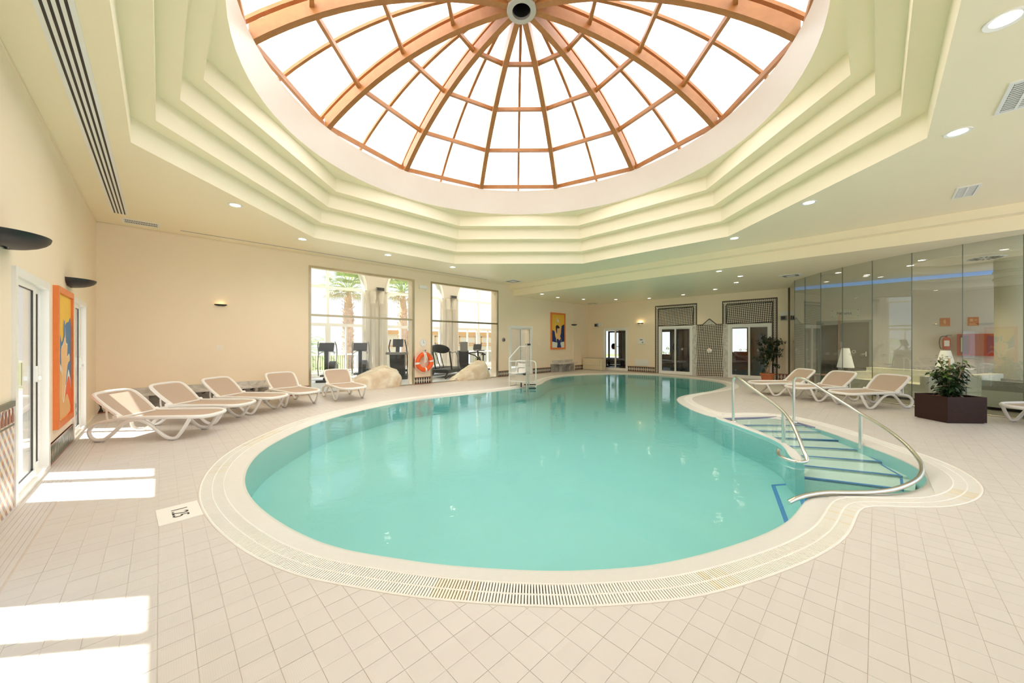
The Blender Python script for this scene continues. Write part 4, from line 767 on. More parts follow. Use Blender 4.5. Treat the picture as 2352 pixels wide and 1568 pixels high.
for y, nm in ((5.05, 'left'), (4.60, 'right')):
    loc, rz = wall_frame('R', y, 1.91, .012); o = thing('shower', 'small chrome shower head, the %s one of two on the mosaic' % nm, 'shower', loc, rz)
    mb = MB(); mb.tube([(0, 0, .03), (0, -.08, .03), (0, -.13, 0)], .012, STEEL, 8); mb.build('arm', o)
    mb = MB(); mb.lathe([(0, 0), (.05, -.01), (.05, -.025), (0, -.025)], GREYP, (0, -.14, 0), 16); mb.build('rose', o)
# paintings
PCOL = {k: mat('paint '+k, c, .6, var=.05, scale=12) for k, c in dict(yellow=(.86, .52, .06), blue=(.07, .20, .38), navy=(.012, .035, .16), sand=(.80, .45, .18), cream=(.84, .74, .58), red=(.80, .11, .025), white=(.82, .80, .74), skin=(.62, .38, .16), black=(.015, .012, .012), tan=(.86, .52, .24)).items()}
def painting(w, u, z, W, Hh, label, shapes, bord=.075, d=.045, frm=FRAMEW):
    loc, rz = wall_frame(w, u, z, .0); o = thing('framed_painting', label, 'painting', loc, rz)
    mb = MB(); b = bord
    for x0, x1, z0, z1 in ((0, b, 0, Hh), (W-b, W, 0, Hh), (b, W-b, 0, b), (b, W-b, Hh-b, Hh)): mb.box(x0, x1, -d, 0, z0, z1, frm)
    mb.build('frame', o)
    mb = MB(); mb.box(b, W-b, -d*.55, -d*.2, b, Hh-b, PCOL['yellow']); cv = mb.build('canvas', o)
    iw, ih = W-2*b, Hh-2*b
    for i, (c, pts) in enumerate(shapes):
        mb = MB(); P = bez([(b+iw*min(1, max(0, x)), b+ih*min(1, max(0, y)), 0) for x, y in pts], 3, True)
        P = [(min(W-b, max(b, p.x)), min(Hh-b, max(b, p.y))) for p in P]
        y = -d*.55-.0006*(i+1)
        mb.add([(x, y, z_) for x, z_ in P], tessellate_polygon([[Vector((x, z_, 0)) for x, z_ in P]]), PCOL[c]); mb.build('painted_shape', cv)
    return o
painting('L', 6.74, .37, 1.04, 1.70, 'large orange framed painting of a seated figure on yellow and blue', [
 ('blue', [(0, .0), (.0, .76), (.12, .72), (.28, .62), (.40, .66), (.55, .76), (.8, .79), (1, .77), (1, 0)]),
 ('white', [(0, .45), (.12, .46), (.3, .40), (.42, .30), (.6, .26), (.78, .38), (.9, .33), (1, .22), (1, 0), (0, 0)]),
 ('red', [(.5, .02), (.55, .2), (.7, .3), (.85, .32), (1, .2), (1, 0)]),
 ('sand', [(0, .02), (0, .40), (.15, .40), (.34, .34), (.5, .16), (.62, .18), (.75, .16), (.92, .02)]),
 ('cream', [(.34, .60), (.22, .56), (.25, .42), (.32, .36), (.30, .2), (.42, .12), (.5, .2), (.7, .42), (.88, .46), (.84, .52), (.68, .50), (.70, .60), (.58, .62), (.50, .78), (.44, .80), (.40, .76), (.42, .64)]),
 ('tan', [(.35, .585), (.25, .55), (.28, .43), (.34, .36), (.33, .21), (.42, .14), (.48, .22), (.66, .41), (.84, .46), (.80, .50), (.66, .48), (.66, .59), (.56, .60), (.48, .75), (.43, .74), (.45, .63)]),
 ('blue', [(.43, .66), (.42, .76), (.46, .80), (.50, .74), (.49, .66)])])
painting('B', 13.03, 1.06, 1.12, 1.74, 'orange framed painting of a swimmer in navy on yellow, by the far corner', [
 ('navy', [(0, .16), (0, .50), (.12, .51), (.22, .48), (.3, .3), (.6, .3), (.72, .50), (.78, .66), (.9, .69), (1, .68), (1, .16)]),
 ('white', [(0, .0), (0, .17), (.3, .16), (.7, .16), (1, .17), (1, 0)]),
 ('tan', [(.30, .85), (.36, .90), (.5, .9), (.58, .80), (.66, .66), (.74, .62), (.72, .44), (.66, .34), (.74, .26), (.72, .18), (.36, .18), (.32, .3), (.24, .4), (.24, .6), (.28, .72)]),
 ('yellow', [(.33, .84), (.38, .78), (.5, .8), (.60, .70), (.58, .63), (.45, .6), (.32, .62)]),
 ('black', [(.30, .64), (.45, .68), (.62, .62), (.55, .58), (.42, .58), (.40, .44), (.34, .46)]),
 ('navy', [(.36, .22), (.46, .27), (.6, .22), (.7, .28), (.74, .22), (.68, .12), (.74, 0), (.42, 0), (.44, .12)]),
 ('white', [(.42, .80), (.46, .86), (.54, .82), (.52, .76)])], .085)
# ---------------------------------------------------------------- ceiling fittings
def downlight(x, y, z, r, label, grp, power):
    o = thing('downlight', label, 'ceiling lamp', (x, y, z), 0, grp)
    mb = MB(); mb.lathe([(r*.72, -.004), (r, -.010), (r*1.02, 0), (r*.74, .0)], WHITE, n=24); mb.build('ring', o)
    mb = MB(); mb.lathe([(0, -.003), (r*.72, -.003), (r*.72, 0), (0, 0)], EMIT, n=20, smooth=False); mb.build('lens', o)
    l = bpy.data.lights.new('lamp', 'SPOT'); l.energy = power; l.spot_size = R(120); l.spot_blend = .6; l.color = (1, .82, .58); l.shadow_soft_size = r*.7
    lo = bpy.data.objects.new('lamp', l); COL.objects.link(lo); lo.parent = o; lo.location = (0, 0, -.02)
for x, y, lb in [(.92, 7.73, 'above the second lounger, left of the octagon'), (2.32, 9.20, 'near the first gym window'), (4.39, 9.24, 'above the first gym window boulder'), (6.55, 9.31, 'in front of the gap between gym windows'),
                 (7.83, .80, 'between octagon and ceiling vent over the stairs'), (9.30, 2.26, 'near the octagon corner toward the glass wall'), (6.40, -.64, 'large and close to the right octagon corner'), (4.41, -.66, 'the largest, at the top right of the picture')]:
    downlight(x, y, H, .105, 'recessed round downlight '+lb, 'downlights in the high ceiling', 22)
for x, y, lb in [(11.01, 9.46, 'first beside the beam at the back wall'), (12.35, 9.71, 'second from the beam at the back wall'), (13.68, 9.29, 'above the swimmer painting'), (14.81, 8.31, 'above the fan coil unit'), (15.42, 7.03, 'before the smaller mosaic panel'),
                 (15.28, 5.54, 'before the shower wall'), (14.56, 4.15, 'before the larger mosaic panel'), (13.40, 3.20, 'above the ficus side of the deck'), (10.93, 3.02, 'nearest the beam over the pool'), (12.20, 2.81, 'between beam and glass wall')]:
    downlight(x, y, H2, .085, 'recessed round downlight in low ceiling, '+lb, 'downlights in the low ceiling', 11)
mb = MB(); sd = thing('linear_diffuser', 'long linear slot air diffuser with four black slots along the left ceiling', 'air diffuser', (-.53, 5.7, H))
mb = MB(); mb.box(-.105, .105, -4.0, 4.02, -.006, .0, PVC); mb.build('frame', sd)
for i in range(4):
    mb = MB(); x = -.063+i*.042; mb.box(x-.009, x+.009, -3.98, 4.0, -.008, -.004, BLACK); mb.build('slot', sd)
mb = MB(); mb.box(.30, 8.82, 10.27, 10.315, H-.004, H, mat('pale grey slot', (.42, .40, .42), .5)); tag(mb.build('slot_diffuser'), 'thin grey slot diffuser in the ceiling above the gym windows', 'air diffuser')
def vent(x, y, lx, ly, z, label, rz=0., rows=2, n=14):
    o = thing('ceiling_vent', label, 'vent', (x, y, z), rz)
    mb = MB(); b = .03; mb.box(-lx/2, lx/2, -ly/2, -ly/2+b, -.012, 0, PVC); mb.box(-lx/2, lx/2, ly/2-b, ly/2, -.012, 0, PVC); mb.box(-lx/2, -lx/2+b, -ly/2+b, ly/2-b, -.012, 0, PVC); mb.box(lx/2-b, lx/2, -ly/2+b, ly/2-b, -.012, 0, PVC)
    mb.box(-lx/2+b, lx/2-b, -.01, .01, -.0115, 0, PVC); mb.build('frame', o)
    mb = MB(); mb.box(-lx/2+b, lx/2-b, -ly/2+b, ly/2-b, -.002, -.0005, BLACK); mb.build('backing', o)
    iw = lx-2*b; p = iw/n; first = None
    for i in range(n):
        for yy in ((-ly/2+b+.005, -.012), (.012, ly/2-b-.005)):
            mb = MB(); xx = -iw/2+(i+.5)*p
            mb.box(xx-p*.20, xx+p*.20, yy[0], yy[1], -.010, -.003, PVC); mb.build('slat', o)
vent(-.27, 10.18, .52, .34, H, 'small white ceiling vent in the left corner', 0, n=20)
vent(9.0, -.98, .60, .24, H, 'small white ceiling vent nearest the beam over the stairs', .0)
vent(5.85, -.98, .66, .26, H, 'white ceiling vent at the right edge beside a downlight', .0)
mb = MB(); hp = thing('ceiling_hatch', 'square white ceiling diffuser beside the beam near the back wall', 'vent', (9.75, 9.85, H))
for k, s in enumerate((.30, .21, .12)): mb = MB(); mb.box(-s, s, -s, s, -.008-.004*k, -.004*k, PVC if k % 2 == 0 else GREYP); mb.build('louvre', hp)
hp = thing('ceiling_hatch', 'square white ceiling diffuser above the far corner', 'vent', (15.5, 10.0, H2))
for k, s in enumerate((.26, .18, .1)): mb = MB(); mb.box(-s, s, -s, s, -.008-.004*k, -.004*k, PVC if k % 2 == 0 else GREYP); mb.build('louvre', hp)
hp = thing('ceiling_hatch', 'square white ceiling diffuser in the low ceiling beside the glass wall', 'vent', (13.15, 1.75, H2))
for k, s in enumerate((.26, .18, .1)): mb = MB(); mb.box(-s, s, -s, s, -.008-.004*k, -.004*k, PVC if k % 2 == 0 else GREYP); mb.build('louvre', hp)
# ---------------------------------------------------------------- sun loungers
def make_lounger():
    t = thing('sun_lounger', '-', 'sun lounger', (0, 0, 0), 0, 'white and taupe sun loungers round the pool')
    SEC = dict(n=8)
    prof = [(.24, .30), (.10, .285), (-.03, .25), (-.115, .17), (-.10, .075), (-.03, .026), (.06, .03), (.15, .09), (.26, .20), (.37, .285), (.50, .295), (.62, .25), (.74, .15), (.84, .06), (.93, .024), (1.0, .04), (1.07, .13), (1.14, .25), (1.17, .30)]
    for s in (-1, 1):
        mb = MB(); P = bez([(u, s*(.315 if z > .2 else .315-.0*z), z) for u, z in prof], 4)
        mb.tube(P, .024, RESIN, 8, flat=1.0); leg = mb.build('leg', t)
        for u in (0.0, .94):
            m2 = MB(); m2.box(u-.035, u+.035, s*.315-.022, s*.315+.022, 0, .008, GREYP); m2.build('foot_pad', leg)
    W = .315
    rail = [(.20, -W, .325), (.6, -W, .328), (1.0, -W, .328), (1.18, -W*.96, .322), (1.29, -W*.72, .312), (1.325, -W*.3, .306), (1.325, W*.3, .306), (1.29, W*.72, .312), (1.18, W*.96, .322), (1.0, W, .328), (.6, W, .328), (.20, W, .325)]
    mb = MB(); mb.tube(bez(rail, 4), .028, RESIN, 8); mb.tube([(.24, -W, .31), (.24, W, .31)], .018, RESIN, 8); mb.build('seat_frame', t)
    mb = MB(); vs = []; nu, nv = 16, 8
    for i in range(nu+1):
        u = .23+(1.30-.23)*i/nu; hw_ = W-.012 if u < 1.1 else (W-.012)*sqrt(max(.02, 1-((u-1.1)/.215)**2))
        for j in range(nv+1): v = -hw_+2*hw_*j/nv; vs.append((u, v, .335-.018*(1-(v/W)**2)-.012*sin(pi*i/nu)))
    mb.add(vs, [(i*(nv+1)+j, (i+1)*(nv+1)+j, (i+1)*(nv+1)+j+1, i*(nv+1)+j+1) for i in range(nu) for j in range(nv)], SLING, True); mb.build('seat_sling', t)
    back = [(.25, -.275, .335), (.12, -.30, .455), (-.02, -.305, .585), (-.085, -.285, .640), (-.115, -.22, .664), (-.12, 0, .672), (-.115, .22, .664), (-.085, .285, .640), (-.02, .305, .585), (.12, .30, .455), (.25, .275, .335)]
    mb = MB(); mb.tube(bez(back, 4), .026, RESIN, 8); mb.tube([(.25, -.275, .335), (.25, .275, .335)], .014, RESIN, 8); bf = mb.build('backrest_frame', t)
    for s in (-1, 1):
        m2 = MB(); m2.cyl((.225, s*.265, .345), (.225, s*.345, .345), .032, RESIN, 12); m2.build('pivot', bf)
    m2 = MB()
    for s in (-1, 1): m2.tube([(.05, s*.26, .50), (.07, s*.28, .36), (.10, s*.30, .30)], .013, RESIN, 6)
    m2.tube([(.10, -.30, .30), (.10, .30, .30)], .012, RESIN, 6); m2.build('prop', bf)
    mb = MB(); vs = []; nu, nv = 12, 8
    for i in range(nu+1):
        f = i/nu; u = .25-.36*f; z = .335+.335*f; hw_ = .275 if f < .8 else .275*sqrt(1-.35*((f-.8)/.2)**2)
        for j in range(nv+1): v = -hw_+2*hw_*j/nv; k = .02*(1-(v/.3)**2)*sin(pi*f); vs.append((u+k*.7, v, z-k*.7+.006))
    mb.add(vs, [(i*(nv+1)+j, (i+1)*(nv+1)+j, (i+1)*(nv+1)+j+1, i*(nv+1)+j+1) for i in range(nu) for j in range(nv)], SLING, True); mb.build('backrest_sling', t)
    return t
LOUNGERS = [   # where the middle of the front feet stands, heading head to foot, label
 ((.315, 7.31), -38, 'white and taupe sun lounger nearest the left wall, in front of the sliding door'),
 ((.83, 8.10), -43, 'white and taupe sun lounger second from the left wall, in bright sunlight'),
 ((1.47, 8.64), -50, 'white and taupe sun lounger third from the left wall, before the marble bench'),
 ((2.21, 8.98), -80, 'white and taupe sun lounger fourth from the left wall, beside the first gym window'),
 ((3.30, 9.03), -92, 'white and taupe sun lounger before the first gym window and boulder'),
 ((10.76, .345), 144, 'white and taupe sun lounger beside the dark wooden planter, nearest on the glass side'),
 ((11.22, 1.19), 143, 'white and taupe sun lounger in the middle of the three by the glass wall'),
 ((11.61, 2.05), 136, 'white and taupe sun lounger by the potted ficus, farthest on the glass side'),
 ((10.55, -1.93), 140, 'white sun lounger cut off at the right edge, behind the planter')]
proto = make_lounger(); L = None
for i, ((x, y), a, lb) in enumerate(LOUNGERS):
    o = proto if i == 0 else copy_tree(proto)
    o.location = (x-.94*cos(R(a)), y-.94*sin(R(a)), 0); o.rotation_euler = (0, 0, R(a)); o['label'] = lb
# ---------------------------------------------------------------- stair handrails
def rail(name, label, plan, zs, post, mid, hook):
    o = thing(name, label, 'handrail', (0, 0, 0))
    P = [Vector((x, y, z)) for (x, y), z in zip(plan, zs)]
    px, py = post
    path = [(px, py, -.02), (px, py, .35), (px, py, .70), (px-.015, py-.02, .765), (px-.05, py-.055, .795)]+[tuple(p) for p in P]+hook
    mb = MB(); mb.tube(bez(path, 5), .021, STEEL, 10); mb.build('rail', o)
    mb = MB(); mb.lathe([(0, .02), (.05, .014), (.055, 0), (0, 0)], STEEL, (px, py, .008), 20); mb.build('floor_flange', o)
    mx, my, mz0, mz1 = mid
    mb = MB(); mb.cyl((mx, my, mz0), (mx, my, mz1), .023, STEEL, 12); mb.build('post', o)
    return o
rail('handrail', 'steel handrail on the low divider of the pool stairs', [(7.02, 1.62), (6.72, 1.36), (6.42, 1.10), (6.15, .90), (5.90, .77), (5.68, .68), (5.50, .61), (5.43, .575)],
     [.775, .65, .54, .435, .325, .21, .10, .045], (7.22, 1.77), (6.155, .90, -.02, .425), [(5.38, .575, .012), (5.32, .62, .005), (5.30, .69, .004), (5.38, .80, .006), (5.52, .86, .01), (5.60, .87, .03)])
rail('handrail', 'long curved steel handrail on the outer edge of the pool stairs', [(7.70, .80), (7.35, .47), (7.00, .16), (6.65, -.07), (6.30, -.23), (5.98, -.32), (5.75, -.335)],
     [.76, .58, .405, .30, .205, .12, .08], (7.90, 1.01), (7.00, .155, -.08, .39), [(5.50, -.31, .05), (5.22, -.24, .035), (4.93, -.12, .02), (4.72, .02, .012), (4.56, .18, .006), (4.44, .32, .0), (4.28, .43, -.006), (4.12, .50, -.01), (4.0, .55, -.03)])
# ---------------------------------------------------------------- depth marker
o = thing('depth_marker', 'white floor plate with black figures 1.25 beside the pool grating', 'sign', (.11, 4.01, 0), R(3))
mb = MB(); mb.box(-.13, .13, -.19, .19, -.003, .0035, mat('white marker tile', (.88, .86, .80), .35, var=.02)); mb.build('plate', o)
text_mesh('1.25', .125, mat('black print', (.03, .028, .025), .5, var=0), 'figures', o, Matrix.Translation((0, 0, .0045)) @ Matrix.Rotation(-pi/2, 4, 'Z') @ Matrix.Diagonal((1.0, 1.15, .3, 1)))
# ---------------------------------------------------------------- pool chair lift
o = thing('pool_lift', 'white steel pool chair lift with moulded white seat at the pool edge', 'pool lift', (8.30, 7.95, 0), R(-47))
# local x to the viewer's right, local y away
wp = mat('white powder coat', (.80, .80, .76), .35, var=.03)
mb = MB(); mb.cyl((.13, -.42, -.25), (.13, -.42, 1.36), .025, BRUSH, 14); mb.cyl((.20, -.40, -.25), (.20, -.40, 1.36), .018, BRUSH, 14); mb.build('mast', o)
mb = MB(); mb.cyl((.10, -.41, 1.33), (.25, -.40, 1.33), .03, CHAR, 10); mb.build('pulley', o)
mb = MB(); mb.tube(bez([(-.42, -.15, 0), (-.42, -.15, .45), (-.42, -.15, .86), (-.40, -.15, .91), (-.12, -.15, 1.23), (-.06, -.15, 1.26), (.0, -.18, 1.265), (.15, -.40, 1.265)], 4), .018, wp, 8)
mb.tube([(-.42, -.15, .80), (-.1, -.15, .80), (.15, -.40, .80)], .016, wp, 8); mb.tube([(-.42, -.15, .17), (.13, -.42, .17)], .018, wp, 8); mb.build('frame', o)
mb = MB(); mb.tube(bez([(-.22, .25, .02), (-.22, .25, .5), (-.22, .25, .72), (-.18, .25, .79), (-.05, .2, .80), (.2, .12, .80), (.36, -.05, .79), (.42, -.15, .71), (.42, -.18, .4), (.42, -.18, -.1)], 4), .017, wp, 8)
mb.tube([(-.22, .25, .12), (.42, -.18, .12)], .016, wp, 8); mb.build('hand_hoop', o)
mb = MB(); mb.tube([(-.42, -.15, .0), (-.22, .25, .0), (.42, -.18, .0)], .016, BRUSH, 6); mb.build('floor_bar', o)
st = MB(); vs = []; pr = [(-.30, .445), (-.27, .43), (-.12, .42), (-.02, .425), (.02, .46), (.05, .56), (.075, .68), (.085, .72)]; n = 6
for u, z in pr:
    for j in range(n+1):
        v = -.17+.34*j/n; e = .03*(2*v/.34)**4; q = Vector((u*1.15, v*1.2)); cs = .64; sn = .77; vs.append((-.06+q.x*cs-q.y*sn, -.12+q.x*sn+q.y*cs, z+e))
st.add(vs, [(i*(n+1)+j, (i+1)*(n+1)+j, (i+1)*(n+1)+j+1, i*(n+1)+j+1) for i in range(len(pr)-1) for j in range(n)], RESIN, True)
so = st.build('seat', o); md = so.modifiers.new('thick', 'SOLIDIFY'); md.thickness = .02
mb = MB()
for s in (-.27, .07): mb.tube(bez([(-.14, s, .44), (-.14, s, .56), (-.10, s, .60), (.06, s, .60)], 4), .012, GREYP, 6)
mb.build('armrest', o)
mb = MB(); mb.box(-.22, .10, -.2, 0, .385, .41, CHAR); mb.box(.02, .14, -.43, -.1, .38, .41, CHAR); mb.box(.10, .24, -.46, -.36, .50, .66, BRUSH); mb.build('carriage', o)
mb = MB(); mb.box(.05, .42, -.30, -.22, .06, .09, CHAR); mb.box(-.06, -.02, -.32, -.2, 0, .13, CHAR); mb.box(.2, .42, -.46, -.40, -.03, .0, CHAR); mb.build('foot_bracket', o)
# ---------------------------------------------------------------- boulders
def boulder(label, loc, pts_fn, seed):
    bm = bmesh.new(); bmesh.ops.create_icosphere(bm, subdivisions=5, radius=1.0)
    from mathutils import noise
    for v in bm.verts:
        d = v.co.normalized(); p = Vector(pts_fn(d))
        q = noise.fractal(d*1.6+Vector((seed, 0, 0)), 1.0, 2.0, 5)*.09+noise.fractal(d*5+Vector((0, seed, 0)), 1.0, 2.0, 4)*.03
        v.co = p*(1+q)
        if v.co.z < 0: v.co.z = v.co.z*.05
    me = bpy.data.meshes.new('boulder'); bm.to_mesh(me); bm.free(); me.materials.append(ROCK)
    for p in me.polygons: p.use_smooth = True
    return tag(link('boulder', me, None, loc), label, 'boulder')
def sup(d, ax, ay, az, e):
    s = lambda v: (1 if v > 0 else -1)*abs(v)**e
    return s(d.x)*ax, s(d.y)*ay, s(d.z)*az
def rk1(d):
    x, y, z = sup(d, 1.0, .42, .56, .7); t = (x+1)/2
    return x+.06*z, y, z*(.30+.85*min(1, t*1.5))
def rk2(d):
    x, y, z = sup(d, .86, .40, .72, .8); t = (x+.86)/1.72
    k = .22+.85*min(1, t/.78) if t < .78 else 1.07-.62*(t-.78)/.22
    return x+.12*z, y, z*k
boulder('long pale cream boulder at the first gym window, behind the fifth lounger', (4.62, 10.93, 0), rk1, 3.)
boulder('pale wedge shaped boulder at the second gym window', (8.42, 10.83, 0), rk2, 8.)
# ---------------------------------------------------------------- marble benches
def bench(label, loc, W, D, back_h, seat_z, supports, hooks, bulge, side=True):
    o = thing('marble_bench', label, 'bench', loc)
    mb = MB(); n = 16
    front = [(W*i/n, -D-bulge*sin(pi*i/n)) for i in range(n+1)]
    mb.prism(front+[(W, 0), (0, 0)], seat_z-.045, seat_z, MARBLE); mb.build('seat_slab', o)
    mb = MB(); mb.box(0, W, -.03, 0, seat_z, seat_z+back_h, MARBLE); mb.build('back_slab', o)
    mb = MB(); mb.box(-.12 if side else 0, W+.12, -.04, 0, 0, seat_z-.045, MARBLED); mb.build('rear_panel', o)
    for x in supports:
        mb = MB(); P = [(-.03-.0, 0), (-D*.45, 0), (-D*.42, seat_z*.35), (-D*.55, seat_z*.6), (-D*.85, seat_z-.12), (-D*.9, seat_z-.046), (-.03, seat_z-.046)]
        M = Matrix(((0, 0, 1, x-.03), (1, 0, 0, 0), (0, 1, 0, 0), (0, 0, 0, 1)))
        mb.prism(P, 0, .06, MARBLE, M=M); mb.build('support', o)
    for x in hooks:
        mb = MB(); mb.tube([(x-.03, -.045, seat_z-.10), (x+.0, -.075, seat_z-.095), (x+.035, -.06, seat_z-.07)], .010, BLACK, 6); mb.build('hook', o)
    return o
bench('grey marble wall bench behind the loungers on the left', (-.55, YW-.006, 0), 2.42, .30, .10, .355, (.35, 1.0, 1.62, 2.2), (1.25, 1.5, 1.75, 1.95, 2.14), .04)
bench('grey marble wall bench below the swimmer painting', (13.16, YW-.006, 0), 1.56, .36, .12, .42, (.5, 1.15), (), .10)
# ---------------------------------------------------------------- fan coil unit
o = thing('fan_coil_unit', 'cream floor standing fan coil unit in the far corner', 'heater', (15.55, 10.60, 0), -pi/2)
FC = mat('cream enamel', (.80, .70, .50), .4, var=.03)
mb = MB(); mb.box(0, 1.12, 0, .30, .02, .59, FC); mb.box(.04, 1.08, .02, .28, 0, .02, GREYP); mb.build('casing', o)
mb = MB(); mb.box(.03, 1.09, .03, .27, .59, .602, GREYP); mb.build('outlet_grille', o)
mb = MB(); mb.box(1.0, 1.004, -.004, 0, .04, .57, GREYP); mb.box(.02, 1.0, -.004, 0, .245, .25, GREYP); mb.build('panel_joint', o)
for i in range(14): mb = MB(); mb.box(.05+i*.067, .05+i*.067+.052, -.008, 0, .05, .23, FC); mb.build('slat', o)
# ---------------------------------------------------------------- plants
def leaf_mesh(mb, p, d, up, L, W, m):
    d = d.normalized(); s = d.cross(up).normalized(); nrm = s.cross(d).normalized()
    a = p; b = p+d*L*.35+s*W*.5+nrm*L*.05; c = p+d*L-nrm*L*.12; e = p+d*L*.35-s*W*.5+nrm*L*.05; f = p+d*L*.5-nrm*L*.0
    mb.add([a, b, c, e, f], [(0, 1, 4), (1, 2, 4), (2, 3, 4), (3, 0, 4)], m, True)
def rv(s=1.): return Vector((rng.gauss(0, 1), rng.gauss(0, 1), rng.gauss(0, 1)))*s
# tall ficus in terracotta pot
o = thing('potted_ficus', 'tall potted ficus in a terracotta coloured pot beside the last sliding door', 'plant', (15.55, 2.74, 0))
mb = MB(); mb.lathe([(0, 0), (.165, 0), (.17, .03), (.20, .235), (.225, .235), (.228, .29), (.20, .29), (.195, .24), (0, .24)], TERRA, n=32); mb.lathe([(0, 0), (.20, 0), (.205, .025), (0, .02)], TERRA, n=24); mb.build('pot', o)
mb = MB(); mb.lathe([(0, .245), (.19, .245)], SOIL, n=20); mb.build('soil', o)
stems = MB(); twigs = []
for k in range(6):
    a = 2*pi*k/6; p0 = Vector((.05*cos(a), .05*sin(a), .24)); top = Vector((.24*cos(a)*rng.uniform(.5, 1.3), .24*sin(a)*rng.uniform(.5, 1.3), rng.uniform(1.2, 1.7)))
    pts = bez([p0, p0.lerp(top, .35)+rv(.02), p0.lerp(top, .7)+rv(.03), top], 5); stems.tube(pts, [.024-.016*i/(len(pts)-1) for i in range(len(pts))], BARK, 6)
    for i in range(16):
        q = pts[rng.randrange(5, len(pts))]; e = q+Vector((rng.gauss(0, .14), rng.gauss(0, .14), rng.gauss(.03, .13)))
        stems.tube([q, q.lerp(e, .5)+Vector((0, 0, .02)), e], [.006, .004, .003], BARK, 4); twigs += [(q, e)]*1
stems.build('stem', o)
lv = MB()
for q, e in twigs:
    for i in range(24):
        p = q.lerp(e, rng.uniform(.3, 1.15))+rv(.025); d = (e-q).normalized()*.5+rv(.6)+Vector((0, 0, -.6)); p.x = min(p.x, .50); d.x = min(d.x, .2) if p.x > .4 else d.x; leaf_mesh(lv, p, d, Vector((rng.uniform(-.4, .4), rng.uniform(-.4, .4), 1)), rng.uniform(.07, .115), rng.uniform(.03, .048), LEAFD)
tag(lv.build('leaves', o), kind='stuff')
# dark wooden planter
ct = Vector((10.125, -.915, 0)); cn = [Vector(c) for c in ((10.11, -.50, 0), (9.71, -.86, 0), (10.14, -1.33, 0), (10.54, -.97, 0))]
o = thing('wooden_planter', 'square dark brown wooden planter box at the glass side of the deck', 'planter', ct)
for i in range(4):
    a, b = cn[i]-ct, cn[(i+1) % 4]-ct; u = (b-a).normalized(); n = Vector((-u.y, u.x, 0)); L = (b-a).length
    if n.dot(-a) < 0: n = -n
    M = Matrix(((u.x, n.x, 0, a.x), (u.y, n.y, 0, a.y), (0, 0, 1, 0), (0, 0, 0, 1)))
    mb = MB(); mb.box(.0, L, 0, .022, .012, .452, WENGE, M); mb.build('side_panel', o)
mb = MB(); mb.prism([(.92*(c-ct).x, .92*(c-ct).y) for c in cn], .0, .05, WENGE); mb.build('base', o)
o = thing('potted_rubber_plant', 'bushy dark leaved potted plant standing inside the wooden planter', 'plant', (10.125, -.915, .051))
mb = MB(); mb.lathe([(0, 0), (.17, 0), (.20, .32), (.225, .32), (.227, .37), (.205, .37), (.195, .32), (0, .32)], TERRA, n=32); mb.build('pot', o)
mb = MB(); mb.lathe([(0, .33), (.198, .33)], SOIL, n=20); mb.build('soil', o)
mb = MB(); mb.tube([(0, 0, .34), (.0, .0, .8), (.01, 0, 1.06)], .016, mat('cane', (.62, .44, .28), .7), 8); mb.build('support_cane', o)
st = MB(); lv = MB(); lf = MB(); vr = Vector((cos(R(YAW-90)), sin(R(YAW-90)), 0))
for k in range(9):
    a = 2*pi*k/9; top = Vector((.11*cos(a), .11*sin(a), rng.uniform(.75, .95)))+vr*(rng.choice((-.09, .09)))
    pts = bez([Vector((.03*cos(a), .03*sin(a), .34)), Vector((.08*cos(a), .08*sin(a), .6)), top], 6); st.tube(pts, .007, BARK, 5)
    for i in range(75):
        f = rng.uniform(.08, 1.0); p = pts[min(len(pts)-1, int(f*len(pts)))]+rv(.045); d = Vector((cos(a+rng.uniform(-1, 1)), sin(a+rng.uniform(-1, 1)), rng.uniform(-.9, .2)))
        leaf_mesh(lf if (f > .93 and rng.random() < .6) else lv, p, d, Vector((rng.uniform(-.3, .3), rng.uniform(-.3, .3), 1)), rng.uniform(.07, .11), rng.uniform(.042, .066), LEAFL if (f > .93) else LEAFD)
for sgn, zz in ((-1, 1.12), (1, 1.02)):
    tip = vr*(sgn*.17)+Vector((0, 0, zz-.04)); root = vr*(sgn*.06)+Vector((0, 0, .72)); pts = bez([root, root.lerp(tip, .5)+vr*sgn*.02, tip], 6); st.tube(pts, .007, BARK, 5)
    for i in range(60):
        p = pts[rng.randrange(2, len(pts))]+rv(.03); leaf_mesh(lf, p, rv(1)+vr*sgn*.4, Vector((0, 0, 1)), rng.uniform(.06, .10), rng.uniform(.035, .055), LEAFL)
st.build('stem', o); tag(lv.build('leaves', o), kind='stuff'); tag(lf.build('young_leaves', o), kind='stuff')
# ---------------------------------------------------------------- lounge behind the curved glass
W8 = (.10, 1.45, 2.12)
loc, rz = wall_frame('R', 1.45); d8 = struct(thing('door_8', 'grey framed double door under the Fitness sign in the lounge', 'door', loc, rz, kind='structure'), None, 'door')
GFR = mat('grey door frame', (.36, .36, .33), .4, .3, var=.03); GPN = mat('grey door leaf', (.19, .18, .16), .45, var=.04)
mb = MB(); Wd, zd = 1.35, 2.12
for a in ((0, .07, 0, zd), (Wd-.07, Wd, 0, zd), (.07, Wd-.07, zd-.07, zd), (.60, .67, 0, zd-.07)): mb.box(a[0], a[1], -.02, .08, a[2], a[3], GFR)
mb.build('frame', d8)
mb = MB(); mb.box(.07, .12, 0, .04, 0, 2.05, GFR); mb.box(.55, .60, 0, .04, 0, 2.05, GFR); mb.box(.12, .55, 0, .04, 1.98, 2.05, GFR); mb.box(.12, .55, 0, .04, 0, .1, GFR); lf = mb.build('leaf', d8)
mb = MB(); mb.box(.12, .55, .015, .025, .1, 1.98, GLASSD); mb.build('pane', lf)
mb = MB(); mb.box(.67, Wd-.07, 0, .04, 0, 2.05, GPN); lf = mb.build('leaf', d8)
